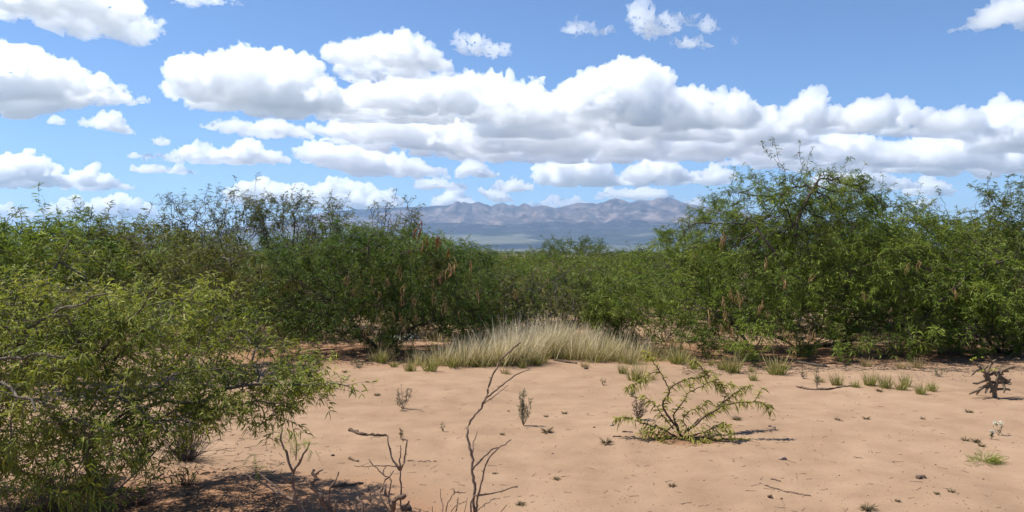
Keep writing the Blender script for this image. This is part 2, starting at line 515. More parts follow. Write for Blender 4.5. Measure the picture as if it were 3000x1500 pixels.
def build_clouds():
    global ICO
    ICO = icosphere(1)
    M['cloud'] = cloud_material()
    C = cloud
    C('large grey bottomed cloud cut by the top left corner', [(-160, -60), (0, -90), (150, -80), (250, -40), (330, -5), (365, 25), (378, 60)], [(-160, 10), (0, 20), (100, 66), (180, 60), (300, 86), (378, 72)], 1, rag=0.5)
    C('thin sliver of cloud along the top edge', [(412, -10), (450, -30), (540, -30), (608, -4)], [(412, 2), (500, 10), (608, 3)], 2, rag=0.4)
    C('long heaped cloud at left edge with a point trailing right', [(-120, 130), (0, 114), (45, 108), (85, 128), (130, 150), (200, 165), (250, 190), (290, 215), (345, 232)], [(-120, 285), (40, 284), (80, 262), (345, 246)], 3)
    C('small wedge shaped cloud below the long left cloud', [(203, 312), (228, 296), (250, 300), (285, 285), (310, 305), (337, 332)], [(203, 318), (337, 340)], 4)
    C('tiny faint puff left of the small wedge cloud', [(132, 304), (148, 297), (167, 305)], 311, 5, rag=0.5)
    C('tiny round puff alone between left clouds', [(376, 354), (400, 343), (427, 354)], 362, 6, rag=0.4)
    C('heaped cloud with a ragged horn at its left end', [(458, 190), (470, 165), (512, 148), (545, 168), (578, 142), (612, 122), (670, 128), (720, 142), (762, 128), (782, 172), (822, 200), (860, 228), (905, 240)], [(458, 262), (600, 276), (760, 290), (905, 296)], 7)
    C('bright oval cloud floating above the main bank', [(824, 132), (850, 112), (905, 104), (960, 96), (1022, 88), (1060, 100), (1096, 132), (1142, 172)], [(824, 168), (960, 180), (1060, 194), (1142, 180)], 8)
    C('flat grey scrap under the bright oval cloud', [(832, 176), (900, 172), (950, 182), (985, 196)], [(832, 182), (900, 204), (985, 206)], 9, rag=0.5)
    C('small cloud with a tail beside the bright oval cloud', [(1140, 96), (1150, 80), (1175, 92), (1218, 96), (1248, 118), (1276, 116)], [(1140, 112), (1180, 134), (1276, 138)], 10, rag=0.7)
    C('torn wisp leftmost of the high right wisps', [(1432, 76), (1455, 50), (1478, 68), (1552, 68)], [(1432, 84), (1468, 96), (1552, 80)], 11, rag=1.0)
    C('largest torn wisp with a curled left edge, high up', [(1578, 40), (1605, 26), (1650, 36), (1698, 62)], [(1578, 52), (1620, 98), (1698, 88)], 12, rag=0.9)
    C('faint drawn out wisp right of the curled wisp', [(1680, 40), (1720, 36), (1770, 54), (1806, 66)], [(1680, 46), (1806, 82)], 13, rag=1.0)
    C('small torn wisp just below the drawn out wisp', [(1690, 98), (1730, 90), (1772, 98)], 120, 14, rag=0.8)
    C('tiny last scrap of cloud right of the wisps', [(1830, 102), (1848, 97), (1868, 104)], 110, 15, rag=0.8)
    C('white cloud cut by the top right corner', [(2420, 60), (2448, 40), (2492, 6), (2540, -14), (2620, -10), (2680, 20)], [(2420, 70), (2540, 62), (2680, 62)], 16)
    C('rounded cloud joining the horned cloud to the bank', [(800, 250), (860, 226), (905, 214), (950, 196), (1005, 186), (1040, 206), (1090, 196), (1140, 198), (1190, 236), (1230, 262)], [(800, 292), (1000, 300), (1230, 300)], 17)
    C('ragged grey cloud with two small horns behind the bank', [(1165, 200), (1186, 176), (1215, 190), (1262, 196), (1300, 220), (1342, 196), (1362, 236), (1400, 250)], [(1165, 290), (1400, 300)], 18, rag=0.45, far=15500)
    C('tall white tower cloud highest of the main bank', [(1180, 262), (1260, 236), (1330, 244), (1400, 236), (1452, 230), (1484, 212), (1502, 180), (1546, 164), (1600, 164), (1644, 182), (1664, 216), (1674, 250), (1722, 226), (1764, 246), (1802, 228), (1842, 246), (1866, 276)], [(1180, 330), (1866, 344)], 19)
    C('white shoulder of cloud right of the tall tower', [(1830, 300), (1866, 272), (1918, 266), (1952, 296), (1990, 310), (2040, 330)], [(1830, 360), (2040, 368)], 20)
    C('long grey bottomed cloud across the middle of the bank', [(780, 335), (850, 310), (930, 300), (962, 278), (990, 264), (1042, 286), (1112, 296), (1172, 310), (1250, 300), (1340, 290), (1450, 296), (1560, 306), (1660, 316)], [(780, 345), (930, 372), (1200, 398), (1660, 404)], 21)
    C('broad grey cloud low in the bank right of centre', [(1640, 330), (1700, 305), (1790, 310), (1870, 320), (1960, 330), (2040, 356), (2100, 380)], [(1640, 392), (2100, 412)], 22)
    C('double headed cloud right of the main bank', [(1966, 292), (1990, 262), (2012, 240), (2044, 236), (2060, 272), (2102, 272), (2142, 262), (2192, 246), (2212, 292), (2262, 318)], [(1966, 326), (2262, 332)], 23)
    C('cloud with a narrow knob at its left end', [(2230, 290), (2244, 256), (2264, 248), (2292, 282), (2336, 286), (2402, 270), (2442, 292), (2506, 334)], [(2230, 330), (2506, 354)], 24)
    C('tall white cloud at the right edge', [(2456, 306), (2476, 276), (2512, 258), (2560, 272), (2640, 262), (2720, 300)], [(2456, 372), (2720, 380)], 25)
    C('long low cloud bank across the right side', [(1840, 392), (1900, 362), (2000, 336), (2080, 334), (2152, 340), (2250, 366), (2300, 344), (2342, 336), (2450, 346), (2576, 362), (2700, 362)], [(1840, 412), (2200, 428), (2700, 442)], 26)
    C('flat cloud with a peaked right end under the horned cloud', [(526, 316), (590, 296), (640, 312), (682, 288), (742, 312), (780, 328)], [(526, 332), (780, 348)], 27, puff=0.36)
    C('low cloud with a round head left of the peaked one', [(344, 392), (400, 386), (450, 384), (512, 358), (556, 376), (580, 398)], [(344, 402), (580, 408)], 28)
    C('peaked cloud with a long thin right foot', [(560, 378), (590, 366), (622, 346), (662, 370), (736, 406)], 411, 29)
    C('flat small cloud under the round headed low cloud', [(338, 424), (384, 409), (430, 416), (490, 426)], [(338, 434), (490, 437)], 30)
    C('wide grey cloud low left of the mountains', [(744, 396), (792, 352), (850, 362), (892, 360), (962, 382), (1022, 388), (1064, 408), (1128, 432)], [(744, 404), (900, 440), (1128, 446)], 31)
    C('heaped cloud low at the left edge', [(-80, 410), (22, 396), (72, 386), (122, 402), (146, 424)], [(-80, 470), (146, 466)], 32)
    C('small cloud right of the low left edge cloud', [(140, 456), (196, 432), (222, 425), (272, 436), (322, 466)], 474, 33)
    C('low white cloud over the left shrubs', [(128, 520), (172, 500), (240, 506), (300, 496), (350, 498), (392, 530)], 548, 34, far=33000)
    C('low cloud just above the far left shrubs', [(-60, 530), (20, 516), (52, 520), (80, 540)], 552, 35, far=33000)
    C('broad low cloud behind the airy trees', [(590, 478), (640, 452), (700, 460), (760, 470), (850, 450), (905, 466), (960, 470), (1010, 500)], [(590, 515), (1010, 525)], 36, far=29000)
    C('peaked cloud over the left end of the mountains', [(1142, 424), (1172, 400), (1200, 396), (1240, 430), (1262, 442)], 446, 37)
    C('thin cloud lying low over the left mountain slope', [(1040, 462), (1090, 450), (1150, 455), (1186, 470)], 476, 38)
    C('flat topped cloud touching the left mountain crest', [(1080, 500), (1110, 482), (1170, 484), (1192, 505)], 520, 39, far=33000)
    C('leaning cloud column over the notch in the crest', [(1200, 478), (1240, 470), (1276, 486), (1300, 505)], [(1200, 482), (1240, 510), (1300, 512)], 40, far=31000)
    C('long cloud low over the middle of the mountains', [(1348, 412), (1392, 398), (1442, 388), (1502, 404), (1556, 432)], 468, 41)
    C('cloud with a round head over the high peak', [(1560, 432), (1622, 396), (1652, 390), (1702, 422), (1732, 440), (1802, 408), (1846, 446)], 462, 42)
    C('low pale cloud peeping over the mountain crest', [(1330, 508), (1400, 498), (1450, 500), (1480, 510)], 520, 43, far=36000)
    C('small pale cloud on the crest left of the high peak', [(1500, 486), (1560, 470), (1640, 478), (1700, 490)], 500, 44, far=33000)
    C('small round cloud right of the mountain shoulder', [(1716, 510), (1742, 494), (1786, 512)], 524, 45, far=36000)
    C('sloping cloud behind the tall right mesquite', [(2050, 440), (2110, 420), (2176, 414), (2222, 436), (2292, 470)], 476, 46)
    C('low cloud between the two right hand trees', [(2276, 470), (2312, 452), (2346, 444), (2402, 482)], 492, 47)
    C('small cloud just over the right hand foliage', [(2300, 512), (2332, 496), (2372, 512)], 522, 48, far=31000)
    C('ragged scrap joining two low clouds', [(1235, 462), (1290, 450), (1342, 470)], 480, 49, rag=0.4)
# ------------------------------------------------------------------ plant building blocks
def tube(geo, pts, rad, sides=6, cap=True):
    """one bent, tapering stem"""
    pts = np.asarray(pts, float); n = len(pts)
    rad = np.broadcast_to(np.asarray(rad, float), (n,))
    tan = np.gradient(pts, axis=0); tan = unit(tan)
    up = np.array([0.3, 0.2, 0.93])
    a = unit(np.cross(tan, up)); b = np.cross(tan, a)
    th = np.arange(sides) * 2 * math.pi / sides
    ring = a[:, None] * np.cos(th)[None, :, None] + b[:, None] * np.sin(th)[None, :, None]
    V = (pts[:, None] + ring * rad[:, None, None]).reshape(-1, 3)
    i, j = np.meshgrid(np.arange(n - 1), np.arange(sides), indexing='ij')
    j2 = (j + 1) % sides
    Q = np.stack([i * sides + j, i * sides + j2, (i + 1) * sides + j2, (i + 1) * sides + j], -1).reshape(-1, 4)
    T = None
    if cap:
        V = np.concatenate([V, [pts[-1] + tan[-1] * rad[-1] * 0.4], [pts[0]]])
        e = (n - 1) * sides
        T = [(e + k, e + (k + 1) % sides, n * sides) for k in range(sides)] + [((k + 1) % sides, k, n * sides + 1) for k in range(sides)]
    geo.add(V, Q, T)

def wander(pts, step, amp, rng, crook=0.5):
    """resample a polyline and make it crooked"""
    pts = np.asarray(pts, float)
    seg = np.linalg.norm(np.diff(pts, axis=0), axis=1); s = np.concatenate([[0], np.cumsum(seg)])
    n = max(3, int(s[-1] / step) + 1)
    t = np.linspace(0, s[-1], n)
    out = np.stack([np.interp(t, s, pts[:, k]) for k in range(3)], -1)
    out[1:-1] += rng.normal(size=(n - 2, 3)) * amp
    return out

def frustums(A, B, ra, rb, sides=4):
    """many short stems at once"""
    A, B = np.asarray(A, float), np.asarray(B, float)
    t = unit(B - A)
    ref = np.where(np.abs(t[:, 2:3]) > 0.9, np.array([[1.0, 0, 0]]), np.array([[0, 0, 1.0]]))
    u = unit(np.cross(t, ref)); v = np.cross(t, u)
    th = np.arange(sides) * 2 * math.pi / sides
    ring = u[:, None] * np.cos(th)[None, :, None] + v[:, None] * np.sin(th)[None, :, None]
    V = np.concatenate([A[:, None] + ring * np.asarray(ra)[:, None, None], (B + t * 0.3 * np.asarray(rb)[:, None])[:, None] + ring * np.asarray(rb)[:, None, None]], 1)
    k = np.arange(sides); k2 = (k + 1) % sides
    q = np.stack([k, k2, sides + k2, sides + k], -1)
    Q = (q[None] + (np.arange(len(A)) * 2 * sides)[:, None, None]).reshape(-1, 4)
    return V.reshape(-1, 3), Q

def blades(base, dirs, length, width, droop, segs=3, prof=None, rng=None, side=None):
    """many bent strips (leaf stalks with leaflets, grass blades)"""
    N = len(base)
    t = np.linspace(0, 1, segs + 1)
    prof = np.interp(t, [0, 0.25, 0.7, 1], [0.45, 1, 0.9, 0.12]) if prof is None else np.asarray(prof, float)
    d = unit(dirs)
    L = np.asarray(length, float)[:, None, None]
    P = base[:, None] + d[:, None] * L * t[None, :, None]
    P[..., 2] -= (np.asarray(droop, float)[:, None] * L[..., 0]) * t[None] ** 2
    if side is None:
        side = unit(np.cross(d, np.array([0, 0, 1.0])) + 1e-6)
        if rng is not None:
            side = unit(side + rng.normal(size=side.shape) * 0.8)
    w = np.asarray(width, float)[:, None, None] * prof[None, :, None] * 0.5
    V = np.stack([P - side[:, None] * w, P + side[:, None] * w], 2).reshape(N, -1, 3)
    k = np.arange(segs)
    q = np.stack([2 * k, 2 * k + 1, 2 * k + 3, 2 * k + 2], -1)
    Q = (q[None] + (np.arange(N) * 2 * (segs + 1))[:, None, None]).reshape(-1, 4)
    return V.reshape(-1, 3), Q

SAW = [0.35, 1.0, 0.5, 1.0, 0.5, 0.1]          # leaflet pairs along a stalk

def combs(base, dirs, length, width, droop, rng, pairs=8, slim=False):
    """feathery leaves: each a row of leaflet pairs along a drooping stalk"""
    N = len(base)
    t = np.linspace(0.1, 1.0, pairs)
    d = unit(dirs); L = np.asarray(length, float)
    P = base[:, None] + d[:, None] * (L[:, None] * t)[..., None]
    P[..., 2] -= np.asarray(droop)[:, None] * L[:, None] * t[None] ** 2
    side = unit(np.cross(d, np.array([0, 0, 1.0])) + rng.normal(size=d.shape) * 0.6)
    nrm = unit(np.cross(side, d))
    tang = np.repeat(d[:, None], pairs, 1).copy(); tang[..., 2] -= 2 * np.asarray(droop)[:, None] * t[None]; tang = unit(tang)
    wl = np.asarray(width)[:, None] * np.interp(t, [0, 0.3, 0.8, 1], [0.7, 1, 0.85, 0.5])[None] * 0.5
    lw = L[:, None] / pairs * 0.36
    out = []
    for s in (-1, 1):
        tip = P + side[:, None] * (s * wl)[..., None] + tang * (wl * 0.35)[..., None] - nrm[:, None] * (0.12 * wl)[..., None]
        mid = (P + tip) * 0.5
        a = mid + tang * lw[..., None]; b = mid - tang * lw[..., None]
        if slim:
            a, b = P + tang * lw[..., None] * 1.25, P - tang * lw[..., None] * 1.25
            out.append(np.stack([a, tip, b] if s > 0 else [b, tip, a], 2))
        else:
            out.append(np.stack([P, a, tip, b] if s > 0 else [P, b, tip, a], 2))
    V = np.concatenate(out, 1).reshape(-1, 3)
    if slim:
        return V, None, np.arange(len(V)).reshape(-1, 3)
    return V, np.arange(len(V)).reshape(-1, 4)

def in_ellipsoids(rng, E, n, hollow=0.0):
    """points through a crown made of rounded masses; E rows: centre xyz, radii xyz"""
    E = np.asarray(E, float)
    vol = E[:, 3] * E[:, 4] * E[:, 5]
    idx = rng.choice(len(E), n, p=vol / vol.sum())
    d = unit(rng.normal(size=(n, 3)))
    r = rng.random(n) ** (1 / 3) if not hollow else (hollow ** 3 + (1 - hollow ** 3) * rng.random(n)) ** (1 / 3)
    return E[idx, :3] + d * r[:, None] * E[idx, 3:6]

def colonize(rng, attr, pos, par, step, kill, iters, jitter=0.35, lift=0.0, cap=9000):
    """branches that grow toward the free room in the crown"""
    pos = [np.asarray(p, float) for p in pos]; par = list(par)
    attr = np.asarray(attr, float)
    nd = np.full(len(attr), 1e9); ni = np.zeros(len(attr), int)
    start = 0
    kids = np.zeros(cap + 2000, int)
    for _ in range(iters):
        new = np.array(pos[start:])
        if len(new) == 0 or len(attr) == 0 or len(pos) > cap: break
        D = ((attr[:, None] - new[None]) ** 2).sum(-1) ** 0.5
        m = D.argmin(1); dm = D[np.arange(len(attr)), m]
        up = dm < nd
        nd[up] = dm[up]; ni[up] = m[up] + start
        keep = nd > kill
        attr, nd, ni = attr[keep], nd[keep], ni[keep]
        if len(attr) == 0: break
        start = len(pos)
        P = np.array(pos)
        acc = np.zeros_like(P)
        np.add.at(acc, ni, unit(attr - P[ni]))
        g = np.unique(ni)
        g = g[kids[g] < 3]
        if len(g) == 0: break
        d = unit(unit(acc[g]) + rng.normal(size=(len(g), 3)) * jitter + np.array([0, 0, lift]))
        q = P[g] + d * step * rng.uniform(0.75, 1.2, (len(g), 1))
        for k, gi in enumerate(g):
            pos.append(q[k]); par.append(gi); kids[gi] += 1
    return np.array(pos), np.array(par)

def radii(pos, par, tip, power=2.3):
    n = len(pos)
    acc = np.zeros(n); 
    r = np.zeros(n)
    for i in range(n - 1, -1, -1):
        r[i] = tip if acc[i] == 0 else acc[i] ** (1 / power)
        if par[i] >= 0: acc[par[i]] += r[i] ** power
    return r

def grow(seed, E, base, stems=5, spread=0.25, step=0.11, kill=0.15, attractors=1600, tip=0.003, twigs=1.0, twig_len=(0.08, 0.22), leaf_gap=0.03,
         leaf_len=(0.07, 0.12), leaf_w=(0.014, 0.02), near=False, droop=0.45, hollow=0.35, whips=(), whip_twigs=0, extra=(), jitter=0.35, wild=0.0, low=0.05, bend=1.0, pairs=8, max_r=0.06, limb_r=0.012, clump=2.0, segs=2):
    """a mesquite: branches (Geo) and foliage (Geo) from its crown masses E (world metres) and base point"""
    rng = np.random.default_rng(seed)
    base = np.asarray(base, float); E = np.asarray(E, float)
    attr = in_ellipsoids(rng, E, attractors, hollow)
    attr = attr[attr[:, 2] > ground_z(attr[:, 0], attr[:, 1]) + low]
    cen = (E[:, :3] * (E[:, 3:4])).sum(0) / E[:, 3].sum()
    pos, par = [base.copy()], [-1]
    for s in range(stems):
        a = 2 * math.pi * (s + rng.uniform(-0.3, 0.3)) / stems
        tgt = np.array([math.cos(a) * spread, math.sin(a) * spread, rng.uniform(0.16, 0.36)])
        prev = 0
        for q in range(3):
            pos.append(base + tgt * (q + 1) / 3 * np.array([1, 1, 1.0]) + rng.normal(size=3) * 0.012); par.append(prev); prev = len(pos) - 1
    forced = {}
    for ex in extra:                                             # limbs seen bare in the photograph
        w = wander(ex, step, 0.008, rng)
        start = len(pos)
        for k in range(len(w)): forced[start + k] = limb_r * (1 - 0.7 * k / len(w))
        for k, p in enumerate(w):
            pos.append(p); par.append(0 if k == 0 else start + k - 1)
    pos, par = colonize(rng, attr, pos, par, step, kill, 90, jitter)
    n_crown = len(pos)
    for wp in whips:                                             # long leaders that stand out of the crown
        w = wander(wp, 0.05, 0.008, rng)
        k0 = int(((pos - w[0]) ** 2).sum(1).argmin())
        start = len(pos)
        pos = np.concatenate([pos, w]); par = np.concatenate([par, [k0 if k == 0 else start + k - 1 for k in range(len(w))]])
    r = np.minimum(radii(pos, par, tip), max_r)
    for i, rf in forced.items(): r[i] = max(r[i], rf)
    wood, leaf = Geo(), Geo()
    e = np.arange(1, len(pos)); e = e[par[e] >= 0]
    far = np.linalg.norm(pos[e] - pos[par[e]], axis=1)
    e = e[far < 0.9]
    wood.add(*frustums(pos[par[e]], pos[e], np.minimum(r[par[e]], r[e] * 1.5), r[e], 5))
    thin = e[(r[e] < tip * 3.6) & (e < n_crown)]
    q = pos[thin] * clump
    w8 = np.clip((fbm(q[:, 0], q[:, 1], q[:, 2], 2, seed) - 0.36) * 3.6, 0.06, 1.0)    # sprays bunch together, with gaps between
    whip_nodes = np.arange(n_crown + 1, len(pos))
    # twigs on the thin wood
    nt = int(len(thin) * twigs)
    src = rng.choice(thin, nt, p=w8 / w8.sum())
    if len(whip_nodes):
        src = np.concatenate([src, rng.choice(whip_nodes, int(len(whip_nodes) * 0.9))])
    n_reg = nt; nt = len(src)
    bd = unit(pos[src] - pos[par[src]])
    td = unit(bd * 0.7 + rng.normal(size=(nt, 3)) * 0.75 + np.array([0, 0, 0.12]))
    tl = rng.uniform(*twig_len, nt) * (1 + wild * (rng.random(nt) < 0.12) * 2.2)
    up = unit(pos[src] - cen)
    td = unit(td + up * (0.25 + wild * 0.3))
    tl[n_reg:] *= 0.45
    t0 = pos[src] + (pos[par[src]] - pos[src]) * rng.random((nt, 1)) * (np.arange(nt) < n_reg)[:, None]
    t1 = t0 + td * tl[:, None] * 0.5
    t2 = t1 + unit(td + rng.normal(size=(nt, 3)) * 0.3 + np.array([0, 0, -0.1 * bend])) * tl[:, None] * 0.5
    wood.add(*frustums(t0, t1, np.full(nt, tip * 0.75), np.full(nt, tip * 0.6), 3))
    wood.add(*frustums(t1, t2, np.full(nt, tip * 0.6), np.full(nt, tip * 0.35), 3))
    # leaves along twigs: paired drooping feather stalks
    nl = np.maximum(1, (tl / leaf_gap).astype(int))
    rep = np.repeat(np.arange(nt), nl)
    f = rng.random(len(rep))
    f = np.clip(f * 1.05, 0, 1)
    lp = np.where((f < 0.5)[:, None], t0[rep] + (t1 - t0)[rep] * (f * 2)[:, None], t1[rep] + (t2 - t1)[rep] * (f * 2 - 1)[:, None])
    ax = td[rep]
    out = unit(np.cross(ax, rng.normal(size=(len(rep), 3))) + ax * 0.45 + np.array([0, 0, 0.15]))
    B, D = [], []
    for sgn in (-1, 1):
        sidev = unit(np.cross(out, np.array([0, 0, 1.0])) + 1e-6)
        D.append(unit(out + sidev * sgn * 0.55)); B.append(lp + out * 0.012)
    B, D = np.concatenate(B), np.concatenate(D)
    ok = B[:, 2] > ground_z(B[:, 0], B[:, 1]) + 0.02
    B, D = B[ok], D[ok]
    n = len(B)
    ll, lw, dr = rng.uniform(*leaf_len, n), rng.uniform(*leaf_w, n), rng.uniform(0.1, 0.2 + droop, n)
    if near:
        leaf.add(*blades(B, D, ll, lw, dr, 3, [0.4, 1, 0.8, 0.12], rng))
    else:
        leaf.add(*blades(B, D, ll, lw, dr, segs, [0.5, 1, 0.15] if segs == 2 else [0.45, 1, 0.85, 0.12], rng))
    return dict(wood=wood, leaf=leaf, pos=pos, par=par, r=r, rng=rng, tips=t2, nleaf=n)

def plant(name, label, cat, G, wood_mat, leaf_m, base, group=None, trunk='trunk', crown='crown'):
    root = empty(name, base)
    obj(trunk, G['wood'].mesh(trunk, True, base), wood_mat, root)
    c = obj(crown, G['leaf'].mesh(crown, False, base), leaf_m, root)
    tag(root, label, cat, group)
    return root

def ell(px, py, rx, ry, d, rd):
    """a rounded crown mass seen at px, py with half sizes rx, ry in the photo's frame, d metres away and rd metres deep"""
    c = at(px, py, d)
    return (c[0], c[1], c[2], rx / F * d, rd, ry / F * d)

def copy_tree(o, parent=None):
    c = o.copy(); COL.objects.link(c); c.parent = parent
    for ch in list(o.children):
        copy_tree(ch, c)
    return c

# pods hang in loose bunches
def pod_mesh(seed, n=8, length=0.13):
    rng = np.random.default_rng(seed)
    g = Geo()
    for k in range(n):
        L = length * rng.uniform(0.55, 1.15)
        a = rng.uniform(0, 6.28); q = rng.uniform(0.0, 0.022)
        o = np.array([math.cos(a) * q, math.sin(a) * q, -rng.uniform(0, 0.09)])
        t = np.linspace(0, 1, 7)
        b = rng.uniform(0, 6.28); cur = rng.normal() * 0.04
        pts = np.stack([o[0] + math.cos(b) * cur * np.sin(t * 3.0), o[1] + math.sin(b) * cur * np.sin(t * 3.0), o[2] - t * L], -1)
        tube(g, pts, np.array([0.0012, 0.0034, 0.0044, 0.0038, 0.0045, 0.0036, 0.0010]), 4)
    return g.mesh('pod_cluster', True)

def hang_pods(root, spots, mat, seed, meshes):
    """spots: (px, py, distance) of the bunch's upper end"""
    rng = np.random.default_rng(seed)
    for s in spots:
        p = at(*s[:3]) - np.array(root.location)
        o = obj('pod_cluster', meshes[rng.integers(len(meshes))], mat, root)
        o.location = p
        o.rotation_euler = (rng.normal() * 0.1, rng.normal() * 0.1, rng.uniform(0, 6.28))
        sc = (s[3] if len(s) > 3 else 1.0) * rng.uniform(0.8, 1.15)
        o.scale = (sc, sc, sc)
# ------------------------------------------------------------------ mesquite trees and shrubs
def plant_materials():
    M['leaf_near'] = leaf_mat('leaf_yellow_green', (0.063, 0.086, 0.015), (0.182, 0.208, 0.038), (0.418, 0.391, 0.078), 3.0, 0.28, dry=0.55)
    M['leaf_deep'] = leaf_mat('leaf_deep_green', (0.029, 0.051, 0.010), (0.076, 0.120, 0.022), (0.167, 0.211, 0.042), 1.6, 0.28, dry=0.60)
    M['leaf_green'] = leaf_mat('leaf_green', (0.045, 0.074, 0.012), (0.128, 0.177, 0.028), (0.271, 0.308, 0.052), 1.5, 0.28, dry=0.50)
    M['leaf_olive'] = leaf_mat('leaf_olive', (0.038, 0.046, 0.012), (0.112, 0.122, 0.032), (0.236, 0.223, 0.063), 1.7, 0.28, dry=0.70)
    M['leaf_bright'] = leaf_mat('leaf_bright_green', (0.050, 0.072, 0.013), (0.124, 0.159, 0.029), (0.222, 0.256, 0.052), 0.8, 0.28, dry=0.40)
    M['leaf_sapling'] = leaf_mat('leaf_sapling', (0.127, 0.132, 0.027), (0.259, 0.247, 0.057), (0.414, 0.356, 0.093), 9.0, 0.38)
    M['leaf_sage'] = leaf_mat('leaf_sage', (0.095, 0.102, 0.056), (0.160, 0.165, 0.094), (0.215, 0.215, 0.125), 6, 0.25)
    M['bark_dark'] = bark_mat('bark_dark', (0.030, 0.022, 0.017), (0.105, 0.080, 0.062), 40)
    M['bark_grey'] = bark_mat('bark_grey', (0.075, 0.060, 0.046), (0.260, 0.215, 0.170), 45)
    M['bark_limb'] = bark_mat('bark_limb', (0.035, 0.026, 0.020), (0.200, 0.165, 0.130), 38)
    M['bark_dead'] = bark_mat('bark_dead', (0.060, 0.036, 0.025), (0.235, 0.160, 0.115), 55)
    M['bark_brown'] = bark_mat('bark_brown', (0.060, 0.040, 0.028), (0.170, 0.115, 0.080), 50)
    M['twig_purple'] = bark_mat('twig_purple_grey', (0.050, 0.040, 0.040), (0.160, 0.130, 0.120), 70)
    M['pod_tan'] = leaf_mat('pod_tan', (0.22, 0.125, 0.055), (0.36, 0.225, 0.10), (0.52, 0.36, 0.17), 6, 0.15)
    M['pod_gold'] = leaf_mat('pod_gold', (0.46, 0.27, 0.04), (0.64, 0.42, 0.08), (0.76, 0.55, 0.15), 6, 0.15)
    M['pod_red'] = leaf_mat('pod_red', (0.17, 0.05, 0.022), (0.24, 0.075, 0.033), (0.30, 0.12, 0.055), 6, 0.15)

